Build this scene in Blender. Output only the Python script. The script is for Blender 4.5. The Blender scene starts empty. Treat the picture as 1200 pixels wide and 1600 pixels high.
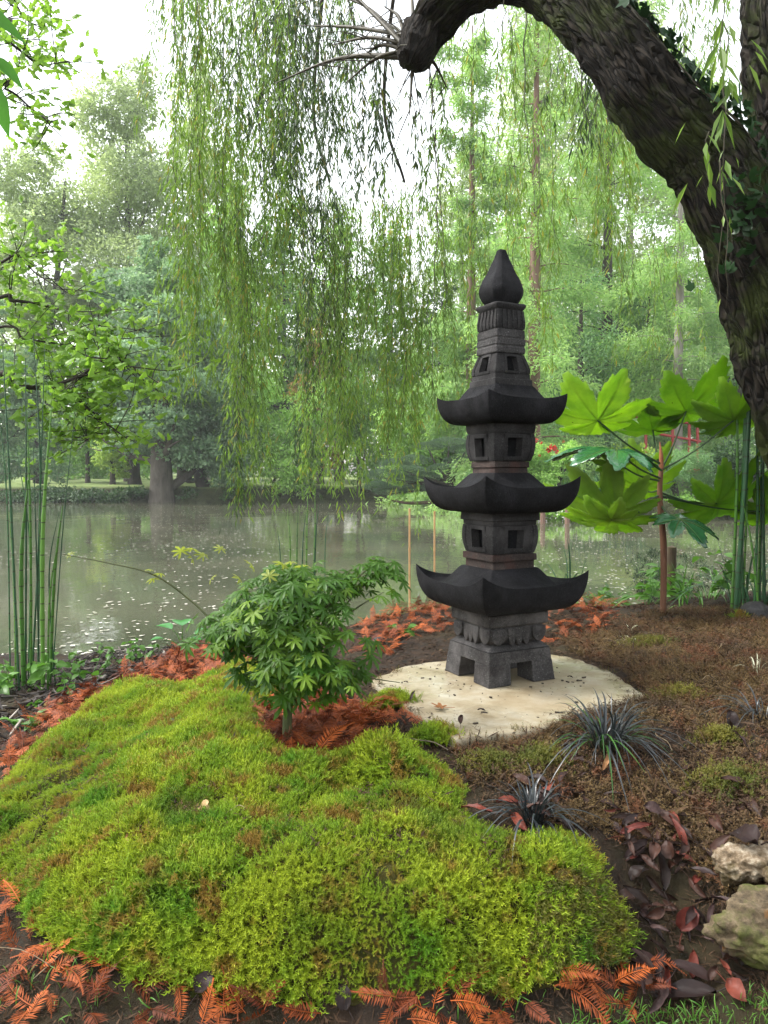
import bpy, math
import numpy as np
from mathutils import Vector, Matrix, Euler
R = math.radians
PI = math.pi
rng = np.random.default_rng(7)

# ------------------------------------------------------------------ camera, sky, sun, exposure
S = bpy.context.scene
COL = S.collection
FPX = 1209.0
PITCH = math.atan(55 / FPX)
CZ = 1.25
cam = bpy.data.cameras.new('camera')
cam_o = bpy.data.objects.new('camera', cam)
COL.objects.link(cam_o)
cam_o.location = (0, 0, CZ)
cam_o.rotation_euler = (PI / 2 - PITCH, 0, 0)
cam.sensor_fit = 'VERTICAL'
cam.sensor_height = 36
cam.lens = FPX / 1600 * 36
cam.clip_start = 0.02
cam.clip_end = 2000
S.camera = cam_o

world = bpy.data.worlds.new('World')
S.world = world
world.use_nodes = True
wn, wl = world.node_tree.nodes, world.node_tree.links
wn.clear()
sky = wn.new('ShaderNodeTexSky')
sky.sky_type = 'NISHITA'
sky.sun_disc = False
SUN_EL, SUN_AZ = R(56), R(-85)            # azimuth measured from +Y towards +X
sky.sun_elevation = SUN_EL
sky.sun_rotation = SUN_AZ
sky.air_density = 2.0
sky.dust_density = 2.5
sky.ozone_density = 1.0
hsv = wn.new('ShaderNodeHueSaturation')
hsv.inputs['Saturation'].default_value = 0.22
bg = wn.new('ShaderNodeBackground')
bg.inputs['Strength'].default_value = 0.15
wo = wn.new('ShaderNodeOutputWorld')
wl.new(sky.outputs[0], hsv.inputs['Color'])
wl.new(hsv.outputs[0], bg.inputs['Color'])
wl.new(bg.outputs[0], wo.inputs[0])

sun = bpy.data.lights.new('sun', 'SUN')
sun.energy = 1.5
sun.angle = R(14)
sun.color = (1.0, 0.97, 0.92)
sun_o = bpy.data.objects.new('sun', sun)
COL.objects.link(sun_o)
sd = Vector((math.sin(SUN_AZ) * math.cos(SUN_EL), math.cos(SUN_AZ) * math.cos(SUN_EL), math.sin(SUN_EL)))
sun_o.rotation_euler = sd.to_track_quat('Z', 'Y').to_euler()
sun_o.location = (-6, 8, 14)

S.view_settings.view_transform = 'Standard'
S.view_settings.look = 'None'
S.view_settings.gamma = 1
S.view_settings.use_curve_mapping = False
S.view_settings.exposure = 1.7
S.render.engine = 'CYCLES'
S.cycles.max_bounces = 6
S.cycles.diffuse_bounces = 3
S.cycles.glossy_bounces = 3
S.cycles.transmission_bounces = 3
S.cycles.transparent_max_bounces = 4
S.cycles.volume_bounces = 1
S.cycles.volume_step_rate = 10
S.cycles.caustics_reflective = False
S.cycles.caustics_refractive = False

# ------------------------------------------------------------------ helpers
CP, SP_ = math.cos(PITCH), math.sin(PITCH)
def ray(px, py):
    dx, dy = (px - 600) / FPX, (800 - py) / FPX
    return np.array([dx, CP + dy * SP_, -SP_ + dy * CP])
def P(px, py, Y):
    d = ray(px, py)
    return np.array([0, 0, CZ]) + d * (Y / d[1])
def tag(o, label=None, cat=None, group=None, kind=None):
    if label: o['label'] = label
    if cat: o['category'] = cat
    if group: o['group'] = group
    if kind: o['kind'] = kind
    return o
def empty(name, loc, label=None, cat=None, group=None, rz=0):
    o = bpy.data.objects.new(name, None)
    o.empty_display_size = .1
    COL.objects.link(o)
    o.location = loc
    o.rotation_euler = (0, 0, rz)
    return tag(o, label, cat, group)
def nrm(a):
    return a / np.maximum(np.linalg.norm(a, axis=-1, keepdims=True), 1e-9)
def lat(ix, iy, iz, seed):
    h = (ix.astype(np.int64) * 374761393 + iy.astype(np.int64) * 668265263 + iz.astype(np.int64) * 2147483647 + seed * 974711) & 0xffffffff
    h = ((h ^ (h >> 13)) * 1274126177) & 0xffffffff
    h = ((h ^ (h >> 16)) * 2246822519) & 0xffffffff
    h = h ^ (h >> 15)
    return (h & 0xffff) / 65535.0
def vnoise(x, y, z=0.0, seed=0):
    x, y = np.asarray(x, float), np.asarray(y, float)
    z = np.zeros_like(x) + z
    ix, iy, iz = np.floor(x), np.floor(y), np.floor(z)
    fx, fy, fz = x - ix, y - iy, z - iz
    fx, fy, fz = [f * f * (3 - 2 * f) for f in (fx, fy, fz)]
    r = 0
    for a in (0, 1):
        for b in (0, 1):
            for c in (0, 1):
                w = (fx if a else 1 - fx) * (fy if b else 1 - fy) * (fz if c else 1 - fz)
                r = r + w * lat(ix + a, iy + b, iz + c, seed)
    return r * 2 - 1
def fbm(x, y, z=0.0, seed=0, oct=4):
    r, a, k = 0, 1, 1
    for i in range(oct):
        r = r + a * vnoise(np.asarray(x) * k, np.asarray(y) * k, np.asarray(z) * k, seed + i)
        a *= .5; k *= 2.03
    return r

class MB:
    """collects vertex / face blocks, links them as one mesh object"""
    def __init__(s):
        s.v, s.f, s.n = [], [], 0
    def add(s, verts, faces, mi=0, smooth=True):
        verts = np.asarray(verts, float).reshape(-1, 3)
        if isinstance(faces, np.ndarray):
            s.f.append((faces.astype(np.int64) + s.n, mi, smooth))
        else:
            by = {}
            for q in faces: by.setdefault(len(q), []).append(q)
            for q in by.values(): s.f.append((np.array(q, np.int64) + s.n, mi, smooth))
        s.v.append(verts)
        s.n += len(verts)
        return s
    def mesh(s, name, mats):
        me = bpy.data.meshes.new(name)
        v = np.concatenate(s.v)
        me.vertices.add(len(v))
        me.vertices.foreach_set('co', v.astype(np.float32).ravel())
        idx = np.concatenate([f.ravel() for f, _, _ in s.f])
        tot = np.concatenate([np.full(len(f), f.shape[1]) for f, _, _ in s.f])
        st = np.concatenate([[0], np.cumsum(tot)[:-1]])
        mi = np.concatenate([np.full(len(f), m) for f, m, _ in s.f])
        sm = np.concatenate([np.full(len(f), q) for f, _, q in s.f])
        me.loops.add(len(idx))
        me.loops.foreach_set('vertex_index', idx.astype(np.int32))
        me.polygons.add(len(tot))
        me.polygons.foreach_set('loop_start', st.astype(np.int32))
        me.polygons.foreach_set('loop_total', tot.astype(np.int32))
        me.polygons.foreach_set('material_index', mi.astype(np.int32))
        me.polygons.foreach_set('use_smooth', sm.astype(bool))
        me.update(calc_edges=True)
        me.validate()
        for m in (mats if isinstance(mats, (list, tuple)) else [mats]): me.materials.append(m)
        return me
    def build(s, name, mats, parent=None, loc=None, kind=None):
        o = bpy.data.objects.new(name, s.mesh(name, mats))
        COL.objects.link(o)
        if parent is not None: o.parent = parent
        if loc is not None: o.location = loc
        if kind: o['kind'] = kind
        return o
def link(name, mesh, parent=None, loc=(0, 0, 0), rot=(0, 0, 0), scl=1.0):
    o = bpy.data.objects.new(name, mesh)
    COL.objects.link(o)
    if parent is not None: o.parent = parent
    o.location = loc
    o.rotation_euler = rot
    o.scale = (scl,) * 3 if not isinstance(scl, (tuple, list)) else scl
    return o
def smooth_path(pts, rad, n):
    pts, rad = np.asarray(pts, float), np.asarray(rad, float)
    k = len(pts)
    t = np.linspace(0, k - 1, n)
    i = np.clip(np.floor(t).astype(int), 0, k - 2)
    f = (t - i)[:, None]
    ext = np.vstack([2 * pts[0] - pts[1], pts, 2 * pts[-1] - pts[-2]])
    p0, p1, p2, p3 = ext[i], ext[i + 1], ext[i + 2], ext[i + 3]
    q = .5 * (2 * p1 + (p2 - p0) * f + (2 * p0 - 5 * p1 + 4 * p2 - p3) * f ** 2 + (3 * p1 - p0 - 3 * p2 + p3) * f ** 3)
    return q, np.interp(t, np.arange(k), rad)
def tube(mb, pts, rad, sides=8, mi=0, rough=0.0, seed=0, freq=6.0, cap=True, ridges=0.0):
    pts, rad = np.asarray(pts, float), np.asarray(rad, float)
    n = len(pts)
    tg = nrm(np.gradient(pts, axis=0))
    up = np.array([0, 0, 1.0]) if abs(tg[0][2]) < .9 else np.array([1.0, 0, 0])
    u = nrm(np.cross(tg[0], up)); us = [u]
    for i in range(1, n):
        u = nrm(u - tg[i] * np.dot(u, tg[i])); us.append(u)
    us = np.array(us); vs = np.cross(tg, us)
    a = np.linspace(0, 2 * PI, sides, endpoint=False)
    dirs = us[:, None, :] * np.cos(a)[None, :, None] + vs[:, None, :] * np.sin(a)[None, :, None]
    r = np.repeat(rad[:, None], sides, 1)
    if rough:
        base = pts[:, None, :] + dirs * r[..., None]
        r = r * (1 + rough * fbm(base[..., 0] * freq, base[..., 1] * freq, base[..., 2] * freq * .5, seed, 4))
        if ridges:
            L = np.concatenate([[0], np.cumsum(np.linalg.norm(np.diff(pts, axis=0), axis=1))])[:, None]
            wob = .9 * vnoise(L * 3 + 0 * a[None, :], a[None, :] * 1.5 + 0 * L, 0, seed + 9)
            rid = np.abs(vnoise((a[None, :] + .25 * wob) * 7 + 0 * L, L * 4 + 0 * a[None, :], 0, seed + 5))
            rid2 = np.abs(vnoise((a[None, :] + .2 * wob) * 15 + 0 * L, L * 9 + 0 * a[None, :], 0, seed + 6))
            r = r + ridges * ((rid - .35) * 1.3 + (rid2 - .3) * .6)
    v = (pts[:, None, :] + dirs * r[..., None]).reshape(-1, 3)
    i, j = np.meshgrid(np.arange(n - 1), np.arange(sides), indexing='ij')
    j2 = (j + 1) % sides
    f = np.stack([i * sides + j, i * sides + j2, (i + 1) * sides + j2, (i + 1) * sides + j], -1).reshape(-1, 4)
    mb.add(v, f, mi)
    if cap:
        mb.add(np.vstack([v[-sides:], pts[-1] + tg[-1] * rad[-1] * .4]), [(k, (k + 1) % sides, sides) for k in range(sides)], mi)
    return mb
def leaves(mb, c, d, nn, L, W, mi=0, wide=.45, fold=0.0):
    """rhombic leaves: c base point, d long axis, nn rough normal"""
    d = nrm(d); s = nrm(np.cross(d, nn)); L = np.asarray(L)[:, None]; W = np.asarray(W)[:, None]
    n2 = np.cross(s, d)
    m = c + d * L * wide + n2 * L * fold
    v = np.stack([c, m + s * W * .5, c + d * L, m - s * W * .5], 1).reshape(-1, 3)
    k = np.arange(len(c))[:, None] * 4
    mb.add(v, k + np.array([0, 1, 2, 3]), mi, False)
def rdir(n, zs=1.0):
    v = rng.normal(size=(n, 3)); v[:, 2] *= zs
    return nrm(v)
def box(mb, c, s, mi=0, rz=0.0):
    x, y, z = np.array(s) / 2
    v = np.array([(a * x, b * y, e * z) for e in (-1, 1) for b in (-1, 1) for a in (-1, 1)])
    if rz:
        co, si = math.cos(rz), math.sin(rz)
        v = np.stack([v[:, 0] * co - v[:, 1] * si, v[:, 0] * si + v[:, 1] * co, v[:, 2]], 1)
    mb.add(v + np.array(c), np.array([(0, 2, 3, 1), (4, 5, 7, 6), (0, 1, 5, 4), (2, 6, 7, 3), (0, 4, 6, 2), (1, 3, 7, 5)]), mi, False)

# ------------------------------------------------------------------ materials
class NT:
    def __init__(s, name):
        s.m = bpy.data.materials.new(name); s.m.use_nodes = True
        s.n, s.l = s.m.node_tree.nodes, s.m.node_tree.links
        s.n.clear()
        s.out = s.n.new('ShaderNodeOutputMaterial')
    def new(s, t, **kw):
        q = s.n.new('ShaderNode' + t)
        for k, v in kw.items():
            if k.startswith('i_'): q.inputs[k[2:].replace('_', ' ')].default_value = v
            else: setattr(q, k, v)
        return q
    def coord(s, which='Object'):
        return s.new('TexCoord').outputs[which]
    def pos(s):
        return s.new('NewGeometry').outputs['Position']
    def noise(s, scale, detail=4, rough=.6, vec=None, dist=0.0):
        q = s.new('TexNoise'); q.inputs['Scale'].default_value = scale; q.inputs['Detail'].default_value = detail
        q.inputs['Roughness'].default_value = rough; q.inputs['Distortion'].default_value = dist
        s.l.new(vec if vec is not None else s.pos(), q.inputs['Vector'])
        return q.outputs['Fac']
    def ramp(s, fac, stops):
        q = s.new('ValToRGB'); e = q.color_ramp.elements
        while len(e) < len(stops): e.new(.5)
        for i, (p, c) in enumerate(stops):
            e[i].position = p; e[i].color = (*c, 1) if len(c) == 3 else c
        s.l.new(fac, q.inputs[0]); return q.outputs[0]
    def mix(s, fac, a, b, typ='MIX'):
        q = s.new('MixRGB', blend_type=typ)
        for i, v in enumerate((fac, a, b)):
            if hasattr(v, 'links'): s.l.new(v, q.inputs[i])
            elif isinstance(v, (int, float)): q.inputs[i].default_value = v
            else: q.inputs[i].default_value = (*v, 1)
        return q.outputs[0]
    def bump(s, h, strength=.5, dist=.01, normal=None):
        q = s.new('Bump'); q.inputs['Strength'].default_value = strength; q.inputs['Distance'].default_value = dist
        s.l.new(h, q.inputs['Height'])
        if normal is not None: s.l.new(normal, q.inputs['Normal'])
        return q.outputs[0]
    def princ(s, col, rough=.7, spec=.5, nor=None, **kw):
        q = s.new('BsdfPrincipled')
        if hasattr(col, 'links'): s.l.new(col, q.inputs['Base Color'])
        else: q.inputs['Base Color'].default_value = (*col, 1)
        if hasattr(rough, 'links'): s.l.new(rough, q.inputs['Roughness'])
        else: q.inputs['Roughness'].default_value = rough
        q.inputs['Specular IOR Level'].default_value = spec
        if nor is not None: s.l.new(nor, q.inputs['Normal'])
        return q.outputs[0]
    def done(s, sh):
        s.l.new(sh, s.out.inputs[0]); return s.m
MATS = {}
def leafmat(name, c1, c2, rough=.45, transl=.45, c3=None, p3=.93, nscale=.6, spec=.4, tcol=1.25):
    """leaf: reflecting face plus light passing through; each leaf its own tone"""
    t = NT(name)
    g = t.new('NewGeometry')
    a = t.mix(g.outputs['Random Per Island'], c1, c2)
    if c3:
        r = t.new('Math', operation='GREATER_THAN'); r.inputs[1].default_value = p3
        q = t.new('Math', operation='FRACT'); q2 = t.new('Math', operation='MULTIPLY'); q2.inputs[1].default_value = 17.3
        t.l.new(g.outputs['Random Per Island'], q2.inputs[0]); t.l.new(q2.outputs[0], q.inputs[0]); t.l.new(q.outputs[0], r.inputs[0])
        a = t.mix(r.outputs[0], a, c3)
    nz = t.noise(nscale, 2)
    a = t.mix(.55, a, t.ramp(nz, [(.35, (.55, .58, .62)), (.65, (1.3, 1.25, 1.15))]), 'MULTIPLY')
    p = t.princ(a, rough, spec)
    tr = t.new('BsdfTranslucent')
    t.l.new(t.mix(1.0, a, (tcol, tcol * 1.02, tcol * .75), 'MULTIPLY'), tr.inputs[0])
    mx = t.new('MixShader'); mx.inputs[0].default_value = transl
    t.l.new(p, mx.inputs[1]); t.l.new(tr.outputs[0], mx.inputs[2])
    return t.done(mx.outputs[0])
def barkmat(name, c1, c2, moss=None, scale=9, bump=.6, dist=.02, stretch=.25, mossw=(.5, .62), rough=.85):
    t = NT(name)
    mp = t.new('Mapping'); mp.inputs['Scale'].default_value = (1, 1, stretch)
    t.l.new(t.pos(), mp.inputs[0])
    n = t.noise(scale, 8, .65, mp.outputs[0], .6)
    c = t.ramp(n, [(.3, c1), (.7, c2)])
    if moss:
        m = t.noise(2.6, 5, .7)
        c = t.mix(t.ramp(m, [(mossw[0], (0, 0, 0)), (mossw[1], (1, 1, 1))]), c, moss)
    return t.done(t.princ(c, rough, .3, t.bump(n, bump, dist)))
def plainmat(name, c1, c2, scale=20, rough=.6, spec=.4, bump=.3, dist=.003, isl=False):
    t = NT(name)
    n = t.noise(scale, 5)
    c = t.ramp(n, [(.35, c1), (.65, c2)])
    if isl:
        g = t.new('NewGeometry')
        c = t.mix(g.outputs['Random Per Island'], t.mix(1.0, c, (.6, .6, .6), 'MULTIPLY'), c)
    return t.done(t.princ(c, rough, spec, t.bump(n, bump, dist)))

# ------------------------------------------------------------------ terrain height
CPTS = []
def cp(px, py, z):
    d = ray(px, py); t = (z - CZ) / d[2]
    CPTS.append((d[0] * t, d[1] * t, z))
for q in [(-100,1600,.12),(0,1600,.12),(300,1600,.11),(600,1600,.1),(900,1600,.1),(1200,1600,.12),(1300,1500,.2),
          (0,1480,.13),(0,1370,.13),(0,1260,.13),(0,1180,.09),(0,1100,.06),(-150,1100,.05),(150,1070,.07),(290,1030,.08),(60,1040,.03),
          (110,1500,.14),(200,1550,.125),(500,1575,.115),(800,1560,.115),(960,1520,.13),
          (130,1370,.2),(300,1400,.24),(500,1440,.24),(700,1440,.25),(860,1430,.25),(945,1430,.21),
          (80,1270,.19),(300,1280,.30),(500,1290,.32),(700,1300,.335),(860,1330,.33),(930,1370,.28),
          (130,1160,.2),(220,1110,.22),(330,1085,.27),(400,1065,.31),(300,1180,.31),
          (230,1075,.14),(330,1045,.2),(400,1020,.25),
          (450,1170,.375),(560,1120,.4),(600,1200,.38),(600,1040,.42),
          (600,1070,.43),(710,1148,.43),(1000,1088,.44),(860,1035,.435),(780,1065,.435),
          (1100,1200,.40),(1200,1200,.42),(950,1220,.385),(830,1220,.385),(1000,1330,.27),(1050,1430,.19),(1000,1510,.13),(1200,1540,.15),(1150,1330,.3),(1200,1420,.24),
          (1100,1070,.46),(1200,1010,.5),(1000,970,.46),(850,955,.44),(660,955,.41),(1200,960,.5),(1100,955,.48)]:
    cp(*q)
for q in [(-3,0,.1),(0,.3,.1),(3,0,.12),(-4,2.5,.06),(4,2,.3),(4.5,4,.5),(-4,5,.0),(-2.2,5.6,-.02),(-1.2,5.5,.0),(-.4,5.3,.08),(-5,6.5,-.25),(-2,7,-.35),(0,6.3,-.25),(1.2,5.6,.2),
          (2,7,-.2),(0,8,-.6),(4,7.5,-.2),(4.5,5.6,.45),(2.4,5.4,.42),(-5,9,-.7),(5,9.5,-.6),(2,9,-.7),(-3,9,-.8)]:
    CPTS.append(q)
CP_ = np.array(CPTS)
def _phi(r2): return r2 * np.log(np.maximum(r2, 1e-12)) * .5
_n = len(CP_)
_A = np.zeros((_n + 3, _n + 3))
_d = CP_[:, None, :2] - CP_[None, :, :2]
_A[:_n, :_n] = _phi((_d ** 2).sum(-1)) + np.eye(_n) * .004
_A[:_n, _n] = 1; _A[:_n, _n + 1:] = CP_[:, :2]; _A[_n, :_n] = 1; _A[_n + 1:, :_n] = CP_[:, :2].T
_w = np.linalg.solve(_A, np.concatenate([CP_[:, 2], np.zeros(3)]))
def tps(x, y):
    x, y = np.asarray(x, float), np.asarray(y, float)
    sh = x.shape; q = np.stack([x.ravel(), y.ravel()], 1); r = np.empty(len(q))
    for i in range(0, len(q), 20000):
        s = q[i:i + 20000]
        r[i:i + 20000] = _phi(((s[:, None] - CP_[None, :, :2]) ** 2).sum(-1)) @ _w[:_n] + _w[_n] + s @ _w[_n + 1:]
    return r.reshape(sh)
def sstep(a, b, x):
    t = np.clip((x - a) / (b - a), 0, 1); return t * t * (3 - 2 * t)
def gz(x, y):
    x, y = np.asarray(x, float), np.asarray(y, float)
    z = tps(np.clip(x, -4.6, 4.6), np.clip(y, .1, 9))
    off = .12 - sstep(5, 8, y) * .9
    m = np.maximum(sstep(4, 6.5, np.abs(x)), np.maximum(sstep(-.1, -2, y), sstep(8, 9.5, y)))
    z = z * (1 - m) + off * m
    return z + .012 * fbm(x * 2.2, y * 2.2, 0, 3, 3)
def hit(px, py):
    """where the line of sight through a pixel meets the ground"""
    d = ray(px, py); t = np.linspace(1.0, 9, 1600)
    x, y, z = d[0] * t, d[1] * t, CZ + d[2] * t
    g = gz(x, y); k = np.argmax(z < g)
    if not (z < g).any(): k = len(t) - 1
    return np.array([x[k], y[k], g[k]])
def world_poly(pp): return np.array([hit(*q)[:2] for q in pp])
def inside(poly, x, y):
    r = np.zeros(np.shape(x), bool); n = len(poly)
    for i in range(n):
        x1, y1 = poly[i]; x2, y2 = poly[(i + 1) % n]
        if y1 == y2: continue
        c = ((y1 > y) != (y2 > y)) & (x < (x2 - x1) * (y - y1) / (y2 - y1) + x1)
        r ^= c
    return r
def edist(poly, x, y):
    r = np.full(np.shape(x), 1e9); n = len(poly)
    for i in range(n):
        a, b = poly[i], poly[(i + 1) % n]
        ab = b - a; t = np.clip(((x - a[0]) * ab[0] + (y - a[1]) * ab[1]) / max(ab @ ab, 1e-9), 0, 1)
        r = np.minimum(r, np.hypot(x - a[0] - t * ab[0], y - a[1] - t * ab[1]))
    return r
def sample(poly, n):
    lo, hi = poly.min(0), poly.max(0); out = np.zeros((0, 2))
    while len(out) < n:
        q = lo + rng.random((n * 3, 2)) * (hi - lo)
        out = np.vstack([out, q[inside(poly, q[:, 0], q[:, 1])]])
    return out[:n]
def gnormal(x, y, e=.02):
    dx = (gz(x + e, y) - gz(x - e, y)) / (2 * e); dy = (gz(x, y + e) - gz(x, y - e)) / (2 * e)
    return nrm(np.stack([-dx, -dy, np.ones_like(dx)], -1))

def scatter(name, pts, rots, scls, meshes, kind='stuff', parent=None, base=None):
    """one object: meshes instanced on points by geometry nodes"""
    me = bpy.data.meshes.new(name)
    pts = np.asarray(pts, np.float32)
    me.vertices.add(len(pts)); me.vertices.foreach_set('co', pts.ravel())
    a = me.attributes.new('rot', 'FLOAT_VECTOR', 'POINT'); a.data.foreach_set('vector', np.asarray(rots, np.float32).ravel())
    a = me.attributes.new('scl', 'FLOAT', 'POINT'); a.data.foreach_set('value', np.asarray(scls, np.float32).ravel())
    a = me.attributes.new('var', 'INT', 'POINT'); a.data.foreach_set('value', rng.integers(0, len(meshes), len(pts)).astype(np.int32))
    o = bpy.data.objects.new(name, me); COL.objects.link(o); o['kind'] = kind
    if parent: o.parent = parent
    ng = bpy.data.node_groups.new(name, 'GeometryNodeTree')
    ng.interface.new_socket('Geometry', in_out='INPUT', socket_type='NodeSocketGeometry')
    ng.interface.new_socket('Geometry', in_out='OUTPUT', socket_type='NodeSocketGeometry')
    N, L = ng.nodes, ng.links
    gi, go = N.new('NodeGroupInput'), N.new('NodeGroupOutput')
    join = N.new('GeometryNodeJoinGeometry')
    def attr(nm, ty):
        q = N.new('GeometryNodeInputNamedAttribute'); q.data_type = ty; q.inputs['Name'].default_value = nm
        return q.outputs['Attribute']
    rot, scl, var = attr('rot', 'FLOAT_VECTOR'), attr('scl', 'FLOAT'), attr('var', 'INT')
    for k, src in enumerate(meshes):
        so = bpy.data.objects.new(name + '_piece', src)
        oi = N.new('GeometryNodeObjectInfo'); oi.inputs['Object'].default_value = so
        cmp_ = N.new('FunctionNodeCompare'); cmp_.data_type = 'INT'; cmp_.operation = 'EQUAL'
        ia = [i for i in cmp_.inputs if i.type == 'INT']
        L.new(var, ia[0]); ia[1].default_value = k
        ip = N.new('GeometryNodeInstanceOnPoints')
        L.new(gi.outputs[0], ip.inputs['Points']); L.new(cmp_.outputs[0], ip.inputs['Selection'])
        L.new(oi.outputs['Geometry'], ip.inputs['Instance']); L.new(rot, ip.inputs['Rotation']); L.new(scl, ip.inputs['Scale'])
        L.new(ip.outputs[0], join.inputs[0])
    L.new(join.outputs[0], go.inputs[0])
    md = o.modifiers.new('scatter', 'NODES'); md.node_group = ng
    return o
# ------------------------------------------------------------------ setting: ground, water, far bank
def ground_material():
    t = NT('soil')
    n1 = t.noise(14, 8, .7); n2 = t.noise(2.2, 4); n3 = t.noise(60, 4, .7)
    c = t.ramp(n1, [(.3, (.006, .004, .003)), (.5, (.022, .014, .009)), (.72, (.055, .035, .023))])
    c = t.mix(t.ramp(n2, [(.45, (0, 0, 0)), (.62, (.7, .7, .7))]), c, (.03, .024, .009))
    b = t.bump(n3, .5, .006, t.bump(n1, .9, .02))
    return t.done(t.princ(c, t.ramp(n1, [(.3, (.55,) * 3), (.6, (.95,) * 3)]), .2, b))
M_soil = ground_material()
def axis(a, b, step, outer):
    infill = np.arange(a, b + step / 2, step)
    return np.concatenate([[-o for o in outer[::-1] if -o < a], infill, [o for o in outer if o > b]])
gx = axis(-3.2, 3.4, .028, [4, 5, 6, 7, 9, 12, 20, 40, 70, 105])
gy_ = np.concatenate([[-28, -24, -20, -15, -10, -6, -4, -2.5, -1.5, -.8, -.2, .4, .8], np.arange(1.1, 6.6, .028), [6.8, 7.1, 7.5, 8, 9, 10]])
X, Y = np.meshgrid(gx, gy_, indexing='ij')
Z = gz(X, Y)
near = sstep(6.6, 5.5, Y) * sstep(3.3, 2.8, np.abs(X)) * sstep(1, 1.3, Y)
Z = Z + near * (.008 * fbm(X * 16, Y * 16, 0, 21, 4) + .004 * fbm(X * 60, Y * 60, 0, 22, 2))
def at_z(px, py, z):
    d = ray(px, py); k = (z - CZ) / d[2]; return np.array([d[0] * k, d[1] * k])
sp = np.array([at_z(x, y, .45) for x, y in [(583, 1063), (612, 1046), (660, 1034), (740, 1027), (860, 1022), (905, 1030), (950, 1046), (1012, 1084), (960, 1104), (890, 1118), (840, 1138), (780, 1146), (712, 1152), (668, 1128), (628, 1098)]])
Z = Z - np.where(inside(sp, X, Y), .035 * sstep(.0, .05, edist(sp, X, Y)), 0)          # bed of the slab
Z = Z + near * .016 * sstep(.4, 1.2, X) * fbm(X * 7, Y * 7, 0, 27, 3)
m = MB(); a, b = X.shape
i, j = np.meshgrid(np.arange(a - 1), np.arange(b - 1), indexing='ij')
m.add(np.stack([X, Y, Z], -1).reshape(-1, 3), np.stack([i * b + j, (i + 1) * b + j, (i + 1) * b + j + 1, i * b + j + 1], -1).reshape(-1, 4))
tag(m.build('ground', M_soil), kind='structure')

def water_material():
    t = NT('pond_water')
    mp = t.new('Mapping'); mp.inputs['Scale'].default_value = (1.0, .55, 1)
    t.l.new(t.pos(), mp.inputs[0])
    n1 = t.noise(1.3, 3, .5, mp.outputs[0]); n2 = t.noise(9, 3, .6, mp.outputs[0]); n3 = t.noise(.35, 3, .5)
    b = t.bump(n2, .22, .006, t.bump(n1, .35, .02))
    c = t.ramp(n3, [(.35, (.055, .06, .038)), (.7, (.11, .105, .072))])
    q = t.princ(c, t.ramp(n3, [(.4, (.02,) * 3), (.7, (.06,) * 3)]), .5, b)
    q.node.inputs['IOR'].default_value = 1.36
    return t.done(q)
m = MB()
wy = np.array([5.0, 12, 25, 45]); wx = np.array([-105, -40, 0, 40, 105.])
XX, YY = np.meshgrid(wx, wy, indexing='ij')
i, j = np.meshgrid(np.arange(4), np.arange(3), indexing='ij')
m.add(np.stack([XX, YY, 0 * XX], -1).reshape(-1, 3), np.stack([i * 4 + j, (i + 1) * 4 + j, (i + 1) * 4 + j + 1, i * 4 + j + 1], -1).reshape(-1, 4))
tag(m.build('pond', water_material()), kind='structure')

def shore_y(x):
    """far waterline: a headland comes forward on the right"""
    return 37.5 - 15.5 * sstep(1.0, 5.0, x) + 1.2 * vnoise(x * .35, x * 0, 0, 5) + .5 * vnoise(x * 1.3, x * 0, 0, 6)
def bank_z(x, y):
    d = y - shore_y(x)
    hgt = .75 - .25 * sstep(1, 5, x)
    return -.3 + (hgt + .3) * sstep(-.4, 1.6, d) + np.clip(d - 1.6, 0, 400) * .012 + .12 * fbm(x * .5, y * .5, 0, 8, 3) * sstep(0, 2, d)
fx = axis(-45, 45, .5, [50, 60, 75, 90, 105])
fd = np.concatenate([np.arange(-1.5, 6, .4), np.arange(6.5, 40, 1.5), [45, 55, 65, 74]])
X, D = np.meshgrid(fx, fd, indexing='ij')
Y = shore_y(X) + D; Z = bank_z(X, Y)
t = NT('far_grass')
n = t.noise(.6, 6, .7)
sz = t.new('SeparateXYZ'); t.l.new(t.pos(), sz.inputs[0])
mud = t.new('MapRange'); mud.inputs['From Min'].default_value = .62; mud.inputs['From Max'].default_value = .80; t.l.new(sz.outputs['Z'], mud.inputs['Value'])
mudc = t.ramp(t.noise(3, 6, .7), [(.35, (.012, .014, .007)), (.6, (.035, .04, .016)), (.75, (.06, .045, .025))])
M_lawn = t.done(t.princ(t.mix(mud.outputs[0], mudc, t.ramp(n, [(.3, (.09, .13, .04)), (.55, (.17, .22, .08)), (.75, (.27, .30, .15))])), .9, .1, t.bump(t.noise(8, 6), 1, .1)))
m = MB(); a, b = X.shape
i, j = np.meshgrid(np.arange(a - 1), np.arange(b - 1), indexing='ij')
m.add(np.stack([X, Y, Z], -1).reshape(-1, 3), np.stack([i * b + j, (i + 1) * b + j, (i + 1) * b + j + 1, i * b + j + 1], -1).reshape(-1, 4))
tag(m.build('far_bank', M_lawn), kind='structure')

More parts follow.
